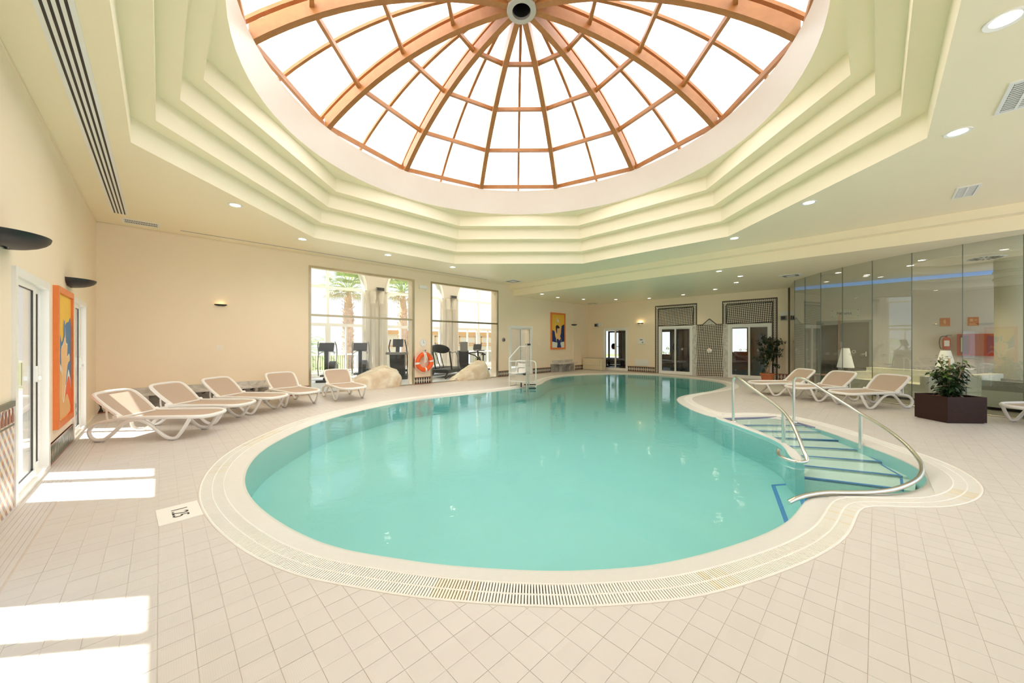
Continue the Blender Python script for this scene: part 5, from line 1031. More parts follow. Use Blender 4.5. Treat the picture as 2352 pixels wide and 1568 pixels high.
mb = MB(); mb.lathe([(.035, 0), (.05, 0), (.05, .008), (.035, .008)], WHITE, n=20, M=Matrix.Translation((.93, -.002, 1.09)) @ RX); mb.build('emblem', lf)
mb = MB(); mb.box(1.20, 1.23, -.05, 0, .95, 1.10, STEEL); mb.box(1.12, 1.23, -.06, -.045, 1.01, 1.035, STEEL); mb.build('handle', lf)
loc, rz = wall_frame('R', .73, 2.355); o = thing('wall_sign', 'pale sign plate reading Fitness above the lounge double door', 'sign', loc, rz)
mb = MB(); mb.box(-.34, .34, -.02, -.012, -.125, .125, mat('acrylic sign', (.72, .72, .62), .3, var=0)); mb.build('plate', o)
mb = MB()
for x in (-.31, .31):
    for z in (-.1, .1): mb.cyl((x, -.026, z), (x, 0, z), .012, CHAR, 10)
mb.build('standoff', o)
text_mesh('Fitness', .135, mat('blue lettering', (.05, .06, .16), .5, var=0), 'lettering', o, Matrix.Translation((-.02, -.0215, 0)) @ Matrix.Rotation(pi/2, 4, 'X'))
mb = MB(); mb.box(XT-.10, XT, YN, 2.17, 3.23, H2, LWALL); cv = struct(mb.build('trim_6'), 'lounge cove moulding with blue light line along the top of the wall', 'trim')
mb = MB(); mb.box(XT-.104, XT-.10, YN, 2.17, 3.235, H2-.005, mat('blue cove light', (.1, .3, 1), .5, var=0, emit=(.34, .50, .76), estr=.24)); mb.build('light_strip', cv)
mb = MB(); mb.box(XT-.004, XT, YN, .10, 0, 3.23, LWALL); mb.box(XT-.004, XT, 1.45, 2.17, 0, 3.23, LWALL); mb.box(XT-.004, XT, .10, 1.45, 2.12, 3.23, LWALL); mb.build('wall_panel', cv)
def signplate(y, z, label, glyph):
    loc, rz = wall_frame('R', y, z, .006); o = thing('fire_sign', label, 'sign', loc, rz)
    OR = mat('orange sign', (.62, .17, .05), .5, var=.03)
    mb = MB(); mb.box(-.095, .095, -.008, 0, -.12, .12, OR); mb.build('plate', o)
    mb = MB(); k = -.0095
    for x0, x1, z0, z1 in glyph: mb.box(x0, x1, k, -.008, z0, z1, PCOL['sand'])
    mb.build('pictogram', o)
signplate(-1.38, 1.98, 'orange fire extinguisher sign above the extinguisher on the lounge wall', [(-.018, .018, -.05, .05), (-.008, .008, .05, .08), (-.03, -.018, .0, .06), (-.07, .07, -.1, -.085)])
signplate(-1.885, 1.98, 'orange fire hose sign above the hose cabinet on the lounge wall', [(-.06, -.005, .0, .075), (.01, .07, .03, .05), (-.07, .07, -.1, -.085), (-.07, .05, -.07, -.058)])
loc, rz = wall_frame('R', -1.40, 1.19, .006); o = thing('fire_extinguisher', 'red fire extinguisher hanging on the lounge wall', 'fire extinguisher', loc, rz)
RED = mat('red enamel', (.50, .045, .025), .35, var=.04)
mb = MB(); mb.lathe([(0, .0), (.075, .0), (.08, .02), (.08, .29), (.06, .335), (.025, .355), (.025, .37), (0, .37)], RED, (0, -.10, 0), 24); mb.build('cylinder', o)
mb = MB(); mb.box(-.02, .02, -.12, -.08, .37, .395, BLACK); mb.box(-.01, .10, -.105, -.095, .40, .415, BLACK); mb.build('valve', o)
mb = MB(); mb.tube(bez([(-.02, -.10, .385), (-.10, -.11, .36), (-.13, -.11, .22), (-.115, -.11, .06), (-.09, -.11, .02)], 6), .011, BLACK, 6); mb.build('hose', o)
mb = MB(); mb.box(-.05, .05, -.184, -.178, .1, .26, WHITE); mb.build('label_plate', o)
loc, rz = wall_frame('R', -1.60, 1.03, .006); o = thing('hose_cabinet', 'red fire hose cabinet on the lounge wall beside the column', 'cabinet', loc, rz)
mb = MB(); mb.box(0, .62, -.12, 0, 0, .60, RED); mb.build('body', o)
mb = MB(); mb.box(.03, .20, -.126, -.12, .04, .56, mat('cabinet panel', (.20, .05, .03), .4)); mb.box(.22, .59, -.126, -.12, .04, .56, mat('cabinet door red', (.42, .07, .04), .3)); mb.build('door', o)
mb = MB(); mb.box(.06, .09, -.13, -.126, .1, .5, CREAMUP); mb.build('handle', o)
COLM = mat('pale column plaster', (.62, .60, .50), .45, var=.03)
mb = MB(); mb.lathe([(0, 0), (.40, 0), (.40, .12), (.36, .14), (.36, 2.86), (.385, 2.87), (.385, 2.91), (.365, 2.92), (.365, 3.02), (.39, 3.03), (.39, 3.07), (.37, 3.08), (.37, H2)], COLM, (14.25, -2.33, 0), 40)
struct(mb.build('column'), 'round pale column with two rings at the top inside the lounge', 'column')
def sofa(x, y, rz, W, D, label, m, m2):
    o = thing('sofa', label, 'sofa', (x, y, 0), rz)
    mb = MB(); mb.box(-W/2, W/2, -D/2, D/2, .06, .40, m); mb.build('seat', o)
    mb = MB(); mb.box(-W/2, W/2, D/2-.20, D/2, .40, .70, m); mb.build('backrest', o)
    for s in (-1, 1): mb = MB(); mb.box(s*W/2-(.16 if s > 0 else 0), s*W/2+(0 if s > 0 else .16), -D/2, D/2-.2, .40, .60, m2); mb.build('armrest', o)
    mb = MB(); mb.box(-W/2+.05, W/2-.05, -D/2+.05, D/2-.05, 0, .06, BLACK); mb.build('plinth', o)
sofa(13.50, -.38, R(235), 1.7, .80, 'cream sofa behind the glass wall, between the two lounge lamps', CREAMUP, CREAMUP)
sofa(12.80, -1.95, R(-22), 1.15, .8, 'cream and grey sofa behind the planter, in front of the column', CREAMUP, GREYUP)
def table(name, x, y, rz, W, D, Hh, m, label):
    o = thing(name, label, 'table', (x, y, 0), rz)
    mb = MB(); mb.box(-W/2, W/2, -D/2, D/2, Hh-.05, Hh, m); mb.build('tabletop', o)
    for sx in (-1, 1):
        for sy in (-1, 1): mb = MB(); mb.box(sx*(W/2-.035)-.035, sx*(W/2-.035)+.035, sy*(D/2-.035)-.035, sy*(D/2-.035)+.035, 0, Hh-.05, m); mb.build('leg', o)
table('side_table', 13.65, 1.02, R(45), .50, .50, .47, WOODT, 'brown wooden side table in the lounge under the Fitness door')
table('coffee_table', 13.80, -1.55, R(40), .42, .42, .32, WENGE, 'low dark coffee table between the two lounge sofas')
table('side_table', 11.75, -2.55, R(30), .55, .55, .50, WOODT, 'brown wooden side table at the right edge behind the glass')
def floor_lamp(x, y, z0, z1, r0, r1, label):
    o = thing('floor_lamp', label, 'lamp', (x, y, 0))
    mb = MB(); mb.lathe([(0, 0), (.13, 0), (.13, .02), (.015, .03), (.012, .05)], CHAR, n=24); mb.build('base', o)
    mb = MB(); mb.cyl((0, 0, .03), (0, 0, z1-.03), .012, CHAR, 8); mb.build('pole', o)
    mb = MB(); mb.lathe([(r0, z0), (r1, z1), (r1-.004, z1), (r0-.004, z0), (r0, z0)], mat('lamp shade', (.80, .80, .74), .7, var=.03, emit=(.9, .9, .8), estr=.12), n=28); mb.build('lamp_shade', o)
floor_lamp(13.95, .62, .68, 1.23, .19, .085, 'white shaded lamp in front of the Fitness door in the lounge')
floor_lamp(14.15, -1.22, .74, 1.19, .18, .085, 'white shaded lamp below the extinguisher in the lounge')
mb = MB(); o = thing('air_diffuser', 'round swirl air diffuser in the lounge ceiling beside the column', 'air diffuser', (13.6, -1.75, H2))
mb = MB(); mb.lathe([(0, -.004), (.30, -.012), (.32, 0)], PVC, n=32); mb.build('plate', o)
for i in range(16): mb = MB(); a = 2*pi*i/16; M = Matrix.Rotation(a, 4, 'Z'); mb.box(.10, .26, -.012, .012, -.016, -.012, BLACK, M); mb.build('slot', o)
for x, y, lb in ((12.9, -.75, 'first by the glass seam'), (13.6, -.6, 'behind the first'), (14.6, .2, 'before the Fitness sign'), (13.55, .75, 'left of the Fitness sign')): downlight(x, y, H2, .085, 'recessed lounge downlight behind glass, '+lb, 'downlights in the lounge', 60)
# ---------------------------------------------------------------- gym behind the two windows
GY0, GY1 = YW+.42, 15.2
mb = MB(); mb.box(-1, 15.5, YW+.3, GY1+.6, -.05, .0, CARPET); struct(mb.build('floor_gym'), 'pale grey gym floor behind the windows', 'floor')
mb = MB(); mb.box(-1.2, 15.7, GY0-.05, GY1+.6, 5.3, 5.4, WHITE); struct(mb.build('ceiling_gym'), 'white gym ceiling above the arches', 'ceiling')
mb = MB(); mb.box(-1.2, -1, GY0-.05, GY1+.5, 0, 5.3, GWALL); struct(mb.build('wall_gym_left'), 'grey gym side wall beyond the left corner', 'wall')
mb = MB(); mb.box(15.5, 15.7, GY0-.05, GY1+.5, 0, 5.3, GWALL); struct(mb.build('wall_gym_right'), 'grey gym side wall at the far end', 'wall')
OPC = [.92, 4.77, 8.62, 12.47]; OR_ = 1.44; SPZ = 3.60
mb = MB(); edges = [-1.2]+[v for c in OPC for v in (c-OR_, c+OR_)]+[15.7]
for a, b in zip(edges[::2], edges[1::2]): mb.box(a, b, GY1, GY1+.35, 0, SPZ, GWALL)
for i, c in enumerate(OPC):
    xl = edges[0] if i == 0 else (OPC[i-1]+c)/2; xr = edges[-1] if i == 3 else (OPC[min(3, i+1)]+c)/2
    for s, xe in ((-1, xl), (1, xr)):
        arc = [(c+s*OR_*cos(t), SPZ+OR_*sin(t)) for t in [pi/2*k/10 for k in range(11)]]
        P = [(xe, SPZ)]+arc+[(c, 5.3), (xe, 5.3)]
        mb.plate(P if s < 0 else P[::-1], GY1, .35, GWALL)
facade = struct(mb.build('wall_gym_back'), 'grey arched gym facade with paired half columns', 'wall')
for i, c in enumerate(OPC[:-1]):
    pc = c+1.925
    for s in (-.16, .2):
        mb = MB(); mb.lathe([(.13, 0), (.13, .15), (.09, .2), (.085, 3.0), (.12, 3.05), (.12, 3.1), (.10, 3.15), (.14, 3.35), (.14, 3.6), (0, 3.6)], GWALL, (pc+s, GY1-.02, 0), 16); mb.build('half_column', facade)
for c in OPC:
    mb = MB(); mb.tube([(c+(OR_+.03)*cos(t), GY1-.02, SPZ+(OR_+.03)*sin(t)) for t in [pi*k/24 for k in range(25)]], .05, WHITE, 8); mb.build('arch_moulding', facade)
for i, c in enumerate(OPC):
    o = struct(thing('window_%d' % (4+i), 'arched white gym window with palm view, number %s from the left' % ('one', 'two', 'three', 'four')[i], 'window', (c, GY1+.15, 0), kind='structure'), None, 'window')
    mb = MB(); r = OR_; b = .045
    for x0, x1, z0, z1, w in ((-r, -r+.09, 0, SPZ, .05), (r-.09, r, 0, SPZ, .05), (-r+.09, r-.09, 2.04, 2.16, .048), (-r+.09, r-.09, SPZ-.05, SPZ+.05, .048), (-.05, .05, SPZ+.05, SPZ+r-.02, .045), (-.05, .05, 2.16, SPZ-.05, .045), (-r+.09, r-.09, 0, .18, .046), (-.74, -.68, .18, 2.04, .04), (.68, .74, .18, 2.04, .04), (-.10, .10, .18, 2.04, .045)): mb.box(x0, x1, -w, w, z0, z1, PVC)
    mb.build('frame', o)
    for s in (-1, 1):
        for z0, z1 in ((.18, 2.04), (2.16, SPZ-.05)):
            mb = MB(); mb.box(*sorted((s*.05, s*(r-.09))), -.006, .006, z0, z1, GLASS); mb.build('pane', o)
        arc = [(s*(r-.02)*cos(t), SPZ+.05+(r-.06)*sin(t)) for t in [pi/2*k/10 for k in range(11)]]
        P = [(s*.05, SPZ+.05)]+arc; mb = MB(); mb.plate(P if s > 0 else P[::-1], -.006, .012, GLASS); mb.build('pane', o)
for x, lb in ((6.79, 'first'), (10.62, 'second')):
    o = thing('loudspeaker', 'dark wedge loudspeaker high on the %s gym pillar' % lb, 'speaker', (x, GY1, 3.62))
    mb = MB(); mb.box(-.17, .17, -.22, -.12, 0, .14, GREYP); mb.build('cabinet', o); mb = MB(); mb.box(-.16, .16, -.225, -.22, .01, .13, BLACK); mb.build('grille', o); mb = MB(); mb.box(-.03, .03, -.12, 0, .04, .10, GREYP); mb.build('bracket', o)
def elliptical(x, y, rz, label):
    o = thing('elliptical_trainer', label, 'elliptical trainer', (x, y, 0), rz, 'elliptical trainers in the gym')
    mb = MB(); mb.box(-.28, .28, -.75, -.62, 0, .08, CHAR); mb.box(-.28, .28, .62, .75, 0, .08, CHAR); mb.box(-.06, .06, -.7, .7, .06, .16, CHAR); mb.build('base', o)
    mb = MB(); mb.lathe([(0, -.12), (.30, -.12), (.33, -.09), (.33, .09), (.30, .12), (0, .12)], CHAR, n=24, M=Matrix.Translation((0, .52, .36)) @ Matrix.Rotation(pi/2, 4, 'Y')); mb.build('flywheel_housing', o)
    mb = MB(); mb.box(-.06, .06, -.52, -.40, .1, 1.08, CHAR); mb.build('upright', o)
    mb = MB(); M = Matrix.Translation((0, -.46, 1.22)) @ Matrix.Rotation(R(-28), 4, 'X'); mb.box(-.24, .24, -.04, .04, -.14, .16, CHAR, M); mb.box(-.19, .19, .04, .046, -.07, .12, GREYP, M); mb.build('console', o)
    for s in (-1, 1):
        mb = MB(); mb.tube(bez([(s*.30, -.30, .2), (s*.30, -.40, .6), (s*.30, -.28, .95), (s*.30, -.36, 1.25), (s*.27, -.44, 1.42)], 5), .02, GALV, 8); mb.build('arm_lever', o)
        mb = MB(); mb.box(s*.2-.08, s*.2+.08, -.2, .25, .24+.08*s, .29+.08*s, CHAR); mb.build('pedal', o)
    mb = MB(); mb.tube(bez([(-.24, -.42, .98), (-.2, -.25, 1.04), (0, -.36, 1.08), (.2, -.25, 1.04), (.24, -.42, .98)], 4), .018, GALV, 8); mb.build('grip', o)
elliptical(4.42, 14.0, R(-30), 'grey elliptical trainer left in the first gym window'); elliptical(5.60, 14.0, R(-30), 'grey elliptical trainer in front of the first gym pillar')
o = thing('stair_climber', 'tall black stair climber at the right side of the first gym window', 'stair climber', (6.62, 13.0, 0), R(-35))
mb = MB(); mb.box(-.36, .36, -.45, .5, 0, .14, CHAR); mb.build('base', o); mb = MB(); mb.box(-.25, .25, -.38, .05, .14, .98, BLACK); mb.build('body', o)
mb = MB(); M = Matrix.Translation((0, -.2, 1.36)) @ Matrix.Rotation(R(-20), 4, 'X'); mb.box(-.19, .19, -.03, .03, -.14, .16, BLACK, M); mb.box(-.07, .07, -.02, .02, -.35, -.14, CHAR, M); mb.build('console', o)
for s in (-1, 1):
    mb = MB(); mb.tube(bez([(s*.30, .1, .15), (s*.32, .0, .7), (s*.32, -.1, 1.0), (s*.32, -.28, 1.2), (s*.26, -.30, 1.5)], 4), .022, CHAR, 8); mb.build('arm_lever', o)
    mb = MB(); mb.box(s*.18-.09, s*.18+.09, .1, .45, .2+.06*s, .26+.06*s, BLACK); mb.build('pedal', o)
mb = MB(); mb.box(-.42, .42, -.42, -.05, .93, 1.02, GREYP); mb.build('tray', o)
def treadmill(x, y, rz, label):
    o = thing('treadmill', label, 'treadmill', (x, y, 0), rz, 'treadmills in the gym')
    mb = MB(); mb.box(-.38, .38, -.2, 1.75, .20, .33, CHAR); mb.build('deck', o); mb = MB(); mb.box(-.27, .27, -.1, 1.72, .33, .338, BLACK); mb.build('belt', o)
    for s in (-1, 1):
        mb = MB(); mb.tube([(s*.36, .15, .28), (s*.37, -.08, 1.05)], .03, CHAR, 8); mb.build('upright', o)
        mb = MB(); mb.tube(bez([(s*.37, -.10, 1.06), (s*.38, .1, 1.0), (s*.38, .5, .98), (s*.37, .75, .5), (s*.36, .85, .3)], 4), .024, GALV, 8); mb.build('handrail', o)
        mb = MB(); mb.tube([(s*.3, -.1, .22), (s*.32, -.34, .02), (s*.36, -.38, .02)], .035, CHAR, 6); mb.build('foot', o)
    mb = MB(); M = Matrix.Translation((0, -.14, 1.14)) @ Matrix.Rotation(R(-40), 4, 'X'); mb.lathe([(0, -.03), (.24, -.03), (.26, 0), (.24, .04), (0, .05)], CHAR, n=28, sx=1.55, M=M @ Matrix.Rotation(0, 4, 'X')); mb.build('console', o)
    mb = MB(); mb.box(-.24, .24, -.10, .10, .052, .057, GREYP, M); mb.build('screen', o)
treadmill(7.92, 11.98, R(-62), 'black treadmill behind the lifebuoy in the second gym window'); treadmill(7.55, 13.05, R(-75), 'black treadmill half hidden behind the wall strip with the lifebuoy')
o = thing('weight_machine', 'dark weight stack machine in the second gym window', 'weight machine', (9.85, 13.2, 0), R(-25))
mb = MB(); mb.box(-.22, .22, -.2, .2, 0, 1.02, CHAR); mb.build('stack_housing', o); mb = MB(); mb.box(-.17, .17, -.21, -.18, .98, 1.42, GREYP); mb.build('screen', o)
mb = MB(); mb.tube([(.2, 0, .9), (.6, -.1, .95), (.95, -.1, .9)], .03, CHAR, 8); mb.tube([(.2, -.1, .9), (.5, -.3, .8), (.7, -.35, .6)], .025, CHAR, 8); mb.build('arm', o)
mb = MB(); mb.box(.3, .75, -.2, .2, .3, .4, BLACK); mb.build('seat', o); mb = MB(); mb.box(-.2, .9, -.06, .06, 0, .1, CHAR); mb.build('base', o)
def bike(x, y, rz, label):
    o = thing('exercise_bike', label, 'exercise bike', (x, y, 0), rz)
    mb = MB(); mb.box(-.25, .25, -.62, -.52, 0, .07, CHAR); mb.box(-.25, .25, .55, .65, 0, .07, CHAR); mb.box(-.05, .05, -.58, .6, .05, .16, CHAR); mb.build('base', o)
    mb = MB(); mb.lathe([(0, -.06), (.27, -.06), (.30, 0), (.27, .06), (0, .06)], BLACK, n=28, M=Matrix.Translation((0, -.36, .42)) @ Matrix.Rotation(pi/2, 4, 'Y')); mb.build('flywheel', o)
    mb = MB(); mb.lathe([(.29, -.03), (.32, -.03), (.32, .03), (.29, .03)], mat('yellow guard', (.45, .42, .16), .5), n=28, M=Matrix.Translation((0, -.36, .42)) @ Matrix.Rotation(pi/2, 4, 'Y')); mb.build('guard', o)
    mb = MB(); mb.tube([(0, -.2, .1), (0, -.42, 1.0)], .045, CHAR, 8); mb.build('stem', o); mb = MB(); M = Matrix.Translation((0, -.45, 1.16)) @ Matrix.Rotation(R(-20), 4, 'X'); mb.box(-.2, .2, -.03, .03, -.13, .15, CHAR, M); mb.box(-.15, .15, .03, .035, -.08, .11, GREYP, M); mb.build('console', o)
    mb = MB(); mb.tube([(0, .3, .1), (0, .38, .75)], .035, CHAR, 8); mb.lathe([(0, 0), (.13, .0), (.10, .08), (0, .09)], BLACK, (0, .40, .75), 16); mb.build('saddle', o)
    mb = MB(); mb.tube([(-.26, -.15, 1.0), (-.2, -.38, 1.0), (.2, -.38, 1.0), (.26, -.15, 1.0)], .02, CHAR, 6); mb.build('handlebar', o)
bike(11.35, 13.75, R(-60), 'exercise bike with round wheel guard behind the wedge boulder'); bike(12.35, 13.5, R(-30), 'exercise bike at the right end of the second gym window')
# ---------------------------------------------------------------- room behind the far sliding doors
DW = mat('therapy wall', (.42, .38, .33), .7, var=.02); DF = mat('therapy floor', (.14, .13, .12), .4, var=.05)
mb = MB(); mb.box(XT+.2, 21.2, -.6, 13.2, -.05, 0, DF); struct(mb.build('floor_side_room'), 'dark floor of the room behind the sliding doors', 'floor')
mb = MB(); mb.box(XT+.2, 21.2, -.6, 13.2, 2.9, 3.0, DW); struct(mb.build('ceiling_side_room'), 'ceiling of the room behind the sliding doors', 'ceiling')
mb = MB(); WH = [(11.6, 12.7, .3, 2.3), (8.35, 9.0, .7, 2.0), (4.55, 5.25, .9, 2.1), (2.7, 3.6, .7, 2.0)]; ys = sorted({-.6, 13.2, *[h[0] for h in WH], *[h[1] for h in WH]})
for a, b in zip(ys, ys[1:]):
    hs = [h for h in WH if h[0] <= a and h[1] >= b]
    if hs: mb.box(21, 21.2, a, b, 0, hs[0][2], DW); mb.box(21, 21.2, a, b, hs[0][3], 3, DW)
    else: mb.box(21, 21.2, a, b, 0, 3, DW)
mb.box(XT+.2, 21.2, 13.0, 13.2, 0, 3, DW); mb.box(XT+.2, 21.2, -.6, -.4, 0, 3, DW); mb.box(XT+.2, 16.4, YW, 13.2, 0, 3, DW)
sw = struct(mb.build('wall_side_room'), 'taupe walls of the room behind the sliding doors', 'wall')
for i, h in enumerate(WH): mb = MB(); mb.box(21.08, 21.09, h[0], h[1], h[2], h[3], GLASS); struct(mb.build('window_%d' % (8+i)), 'small window in the room behind the sliding doors, number %s' % ('one', 'two', 'three', 'four')[i], 'window')
def gym_bench(x, y, rz, label, m):
    o = thing('exercise_bench', label, 'bench', (x, y, 0), rz)
    mb = MB(); mb.box(-.75, .75, -.16, .16, .42, .50, m); mb.build('pad', o)
    mb = MB()
    for s in (-.6, .6): mb.box(s-.04, s+.04, -.25, .25, 0, .06, CHAR); mb.box(s-.03, s+.03, -.04, .04, .06, .42, CHAR)
    mb.box(-.6, .6, -.04, .04, .3, .36, CHAR); mb.build('frame', o)
PB_ = mat('pale blue vinyl', (.55, .58, .70), .4)
gym_bench(18.2, 10.3, R(80), 'pale padded exercise bench seen through the far left sliding door', PB_); gym_bench(18.4, 7.3, R(80), 'pale padded exercise bench seen through the middle sliding door', PB_)
def rack(x, y, rz, label):
    o = thing('weight_rack', label, 'weight rack', (x, y, 0), rz)
    for sx in (-.45, .45):
        for sy in (-.3, .3): mb = MB(); mb.box(sx-.035, sx+.035, sy-.035, sy+.035, 0, 2.05, CHAR); mb.build('post', o)
    mb = MB(); mb.box(-.45, .45, -.33, -.27, 1.97, 2.05, CHAR); mb.box(-.45, .45, .27, .33, 1.97, 2.05, CHAR); mb.box(-.48, .48, -.3, .3, 0, .08, CHAR); mb.build('frame', o)
    mb = MB(); mb.cyl((-.7, -.3, 1.15), (.7, -.3, 1.15), .016, GALV, 8); mb.build('barbell', o)
    for s in (-.6, .6): mb = MB(); mb.cyl((s-.03, -.3, 1.15), (s+.03, -.3, 1.15), .18, BLACK, 20); mb.build('weight_plate', o)
rack(19.2, 10.6, R(80), 'dark weight rack seen through the far left sliding door'); rack(19.0, 6.9, R(80), 'dark weight rack seen through the middle sliding door')
def armchair(x, y, rz, label):
    o = thing('armchair', label, 'chair', (x, y, 0), rz); RC = mat('rust red upholstery', (.36, .07, .03), .7, var=.06)
    mb = MB(); mb.box(-.33, .33, -.33, .33, .12, .44, RC); mb.build('seat', o); mb = MB(); mb.box(-.33, .33, .22, .36, .44, .95, RC); mb.build('backrest', o)
    for s in (-1, 1): mb = MB(); mb.box(s*.33-.06, s*.33+.06, -.33, .3, .12, .62, RC); mb.build('armrest', o)
    for sx in (-.28, .28):
        for sy in (-.28, .28): mb = MB(); mb.cyl((sx, sy, 0), (sx, sy, .12), .025, WOODT, 8); mb.build('leg', o)
armchair(19.2, 8.55, R(-70), 'rust red armchair seen through the middle sliding door'); armchair(19.6, 4.5, R(-90), 'rust red armchair seen through the sliding door by the ficus')
# ---------------------------------------------------------------- outdoors
GRASS = mat('dry grass', (.20, .24, .09), .9, var=.3, scale=2)
PAVE = mat('terrace paving', (.62, .55, .46), .8, var=.05)
mb = MB(); mb.box(-30, 60, GY1+.5, 18.4, -.1, -.02, PAVE); mb.box(-6, XL-.12, -12, GY1+.5, -.1, -.02, PAVE); mb.box(21.2, 30, -5, 18, -.1, -.02, PAVE); struct(mb.build('terrace'), 'pale paved terrace outside the gym arches', 'terrace')
mb = MB(); mb.box(-80, 120, 18.4, 140, -3.2, -3.0, GRASS); struct(mb.build('ground'), 'green garden ground beyond the terrace', 'ground')
o = thing('balustrade', 'white topped terrace railing with thin dark bars outside the gym', 'railing', (0, 18.1, 0))
mb = MB(); mb.box(-6, 22, -.04, .04, .78, .85, WHITE); mb.box(-6, 22, -.02, .02, .05, .09, WHITE); mb.build('handrail', o)
for i in range(15): mb = MB(); mb.box(-6+2*i-.03, -6+2*i+.03, -.03, .03, -.02, .8, WHITE); mb.build('post', o)
mb = MB()
for i in range(280): x = -6+.1*i; mb.box(x-.008, x+.008, -.008, .008, .08, .79, CHAR)
tag(mb.build('bars', o), kind='stuff')
TRUNK = mat('palm trunk', (.62, .42, .30), .9, var=.45, scale=9, bump=.8, bscale=16)
FROND = mat('palm frond', (.34, .42, .17), .6, var=.35, scale=3); FRONDD = mat('dry palm frond', (.55, .47, .27), .8, var=.25, scale=3)
def fan_palm(x, y, z0, z1, label):
    o = thing('fan_palm', label, 'palm tree', (x, y, z0)); h = z1-z0
    mb = MB(); pr = []; n = 40
    for i in range(n+1):
        f = i/n; r = (.30-.05*f) if f < .82 else .25-.13*((f-.82)/.18); pr.append((r*(1+.10*(i % 2)), h*f))
    mb.lathe(pr+[(0, h)], TRUNK, n=14); mb.build('trunk', o)
    mb = MB()
    for i in range(150):
        f = rng.uniform(.45, .96); a = rng.uniform(0, 2*pi); r = .27; p = Vector((r*cos(a), r*sin(a), h*f)); mb.tube([p, p+Vector((.10*cos(a), .10*sin(a), .10))], .02, TRUNK, 4)
    tag(mb.build('leaf_bases', o), kind='stuff')
    fr = MB()
    for i in range(46):
        a = rng.uniform(0, 2*pi); el = rng.uniform(-.5, 1.3); d = Vector((cos(a)*cos(el), sin(a)*cos(el), sin(el))); st = rng.uniform(.7, 1.15); b = Vector((0, 0, h))+d*st; m = FROND if el > -.1 else FRONDD
        fr.tube([(0, 0, h-.1), tuple(Vector((0, 0, h))+d*st*.6+Vector((0, 0, .06))), tuple(b)], .016, m, 4)
        s = d.cross(Vector((0, 0, 1))).normalized(); u = s.cross(d)
        for k in range(15):
            t = (k-7)/7*1.35; q = (d*cos(t)+s*sin(t)).normalized(); L = .75*(1-.25*abs(t)/1.35); e = b+q*L+Vector((0, 0, -.22*L)); w = q.cross(u).normalized()*.03; mid = b+q*L*.55
            fr.add([b, mid+w, e, mid-w], [(0, 1, 2, 3)], m)
    tag(fr.build('fronds', o), kind='stuff')
fan_palm(7.98, 22, -3, 4.55, 'tall fan palm seen through the first gym window'); fan_palm(11.5, 22, -3, 4.75, 'tall fan palm behind the right edge of the first gym window')
def date_palm(x, y, z0, h, R_, label, n=34):
    o = thing('date_palm', label, 'palm tree', (x, y, z0)); mb = MB(); mb.lathe([(.32, 0), (.28, h*.5), (.34, h*.95), (0, h)], TRUNK, n=14); mb.build('trunk', o); fr = MB()
    for i in range(n):
        a = rng.uniform(0, 2*pi); el = rng.uniform(.0, 1.35); L = R_*rng.uniform(.8, 1.1); P = []
        for k in range(9):
            f = k/8; P.append(Vector((cos(a)*L*f*cos(el)*1.1, sin(a)*L*f*cos(el)*1.1, h+L*f*sin(el)-L*.62*f*f)))
        fr.tube(P, .014, FROND, 4); s = Vector((-sin(a), cos(a), 0))
        for k in range(2, 27):
            f = k/27*8; j = min(7, int(f)); p = P[j].lerp(P[j+1], f-j); t = (P[j+1]-P[j]).normalized()
            for sg in (-1, 1):
                e = p+(s*sg*.8+t*.6).normalized()*.42*(1-.4*k/27)+Vector((0, 0, -.12)); w = t*.018; fr.add([p-w, p+w, e], [(0, 1, 2)], FROND)
    tag(fr.build('fronds', o), kind='stuff')
date_palm(5.0, 20.5, -3, 4.0, 2.3, 'low date palm with arching fronds at the left of the first gym window')
BUSH = mat('garden shrub leaf', (.14, .20, .06), .7, var=.4, scale=2)
def shrub(x, y, z0, r, label, n=900):
    mb = MB()
    for i in range(n):
        d = rv().normalized(); p = Vector((d.x*r, d.y*r*.8, abs(d.z)*r*1.1))*rng.uniform(.7, 1.05); q = rv(); leaf_mesh(mb, p, q, Vector((0, 0, 1)), .22, .12, BUSH)
    tag(mb.build('shrub', None, (x, y, z0)), label, 'shrub')
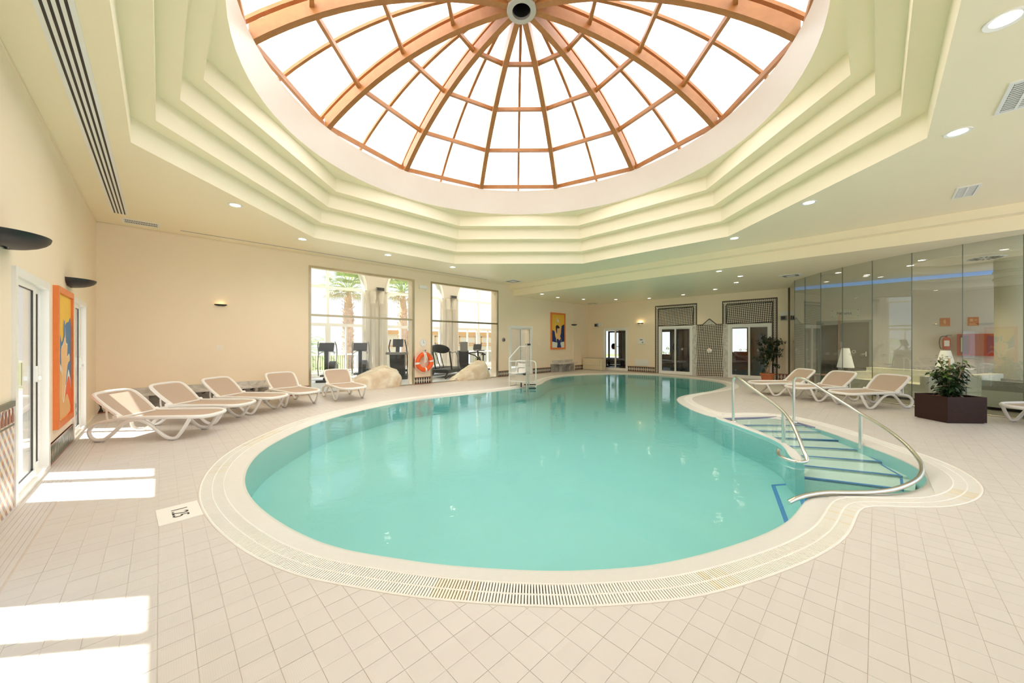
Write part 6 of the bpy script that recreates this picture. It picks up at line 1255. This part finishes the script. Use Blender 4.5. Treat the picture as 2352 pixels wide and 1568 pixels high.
for i, (x, y, r) in enumerate(((3.6, 26, 2.2), (8.6, 25, 2.2), (6.2, 30, 3.4), (-2.2, 28, 2.4), (-7, 27, 2.4))): shrub(x, y, -3, r, 'round green garden shrub beyond the railing, %s' % ('below the date palm', 'right of the fan palm trunk', 'between the palms', 'left of the date palm', 'far left beyond the arches')[i])
for x, y, r_, lb in ((25.0, 4.7, 1.3, 'behind the last sliding door'), (25.5, 9.6, 1.2, 'behind the middle sliding door')): shrub(x, y, -.02, r_, 'green terrace shrub seen through the small window '+lb, 400)
BLD = mat('peach facade', (.84, .70, .58), .8, var=.02); BOR = mat('orange facade trim', (.80, .42, .18), .8, var=.03)
o = thing('hotel_wing', 'pale peach building with orange cornice and framed panels outside second gym window', 'building', (0, 27, 0))
mb = MB(); mb.box(12.6, 40, 0, 8, -3, 2.35, BLD); mb.build('wall', o)
mb = MB(); mb.box(12.5, 40, -.15, 0, 2.05, 2.35, BOR); mb.build('cornice', o); mb = MB(); mb.box(12.5, 40, -.08, 0, 1.05, 1.15, BOR); mb.build('string_course', o)
for i in range(9):
    x = 14.5+i*2.6; mb = MB()
    for x0, x1, z0, z1 in ((x, x+.09, 1.25, 1.95), (x+1.9, x+1.99, 1.25, 1.95), (x, x+1.99, 1.86, 1.95), (x, x+1.99, 1.25, 1.34)): mb.box(x0, x1, -.05, 0, z0, z1, BOR)
    mb.build('framed_panel', o)
for x, y, lb in ((4.77, 13.2, 'left'), (8.62, 13.2, 'middle'), (12.47, 13.2, 'right')):  # out-of-view ceiling lamps, added to lift the light in the gym
    o = thing('added_panel_light', 'unseen square panel lamp added to brighten the gym, %s arch' % lb, 'ceiling lamp', (x, y, 5.285), 0, 'added gym panel lamps')
    mb = MB(); mb.box(-.6, .6, -.6, .6, -.05, 0, WHITE); mb.build('housing', o)
    mb = MB(); mb.box(-.56, .56, -.56, .56, -.055, -.05, EMIT); mb.build('diffuser', o)
    l = bpy.data.lights.new('lamp', 'AREA'); l.energy = 15; l.size = 1.1; l.color = (1, .95, .88); lo = bpy.data.objects.new('lamp', l); COL.objects.link(lo); lo.parent = o; lo.location = (0, 0, -.06)
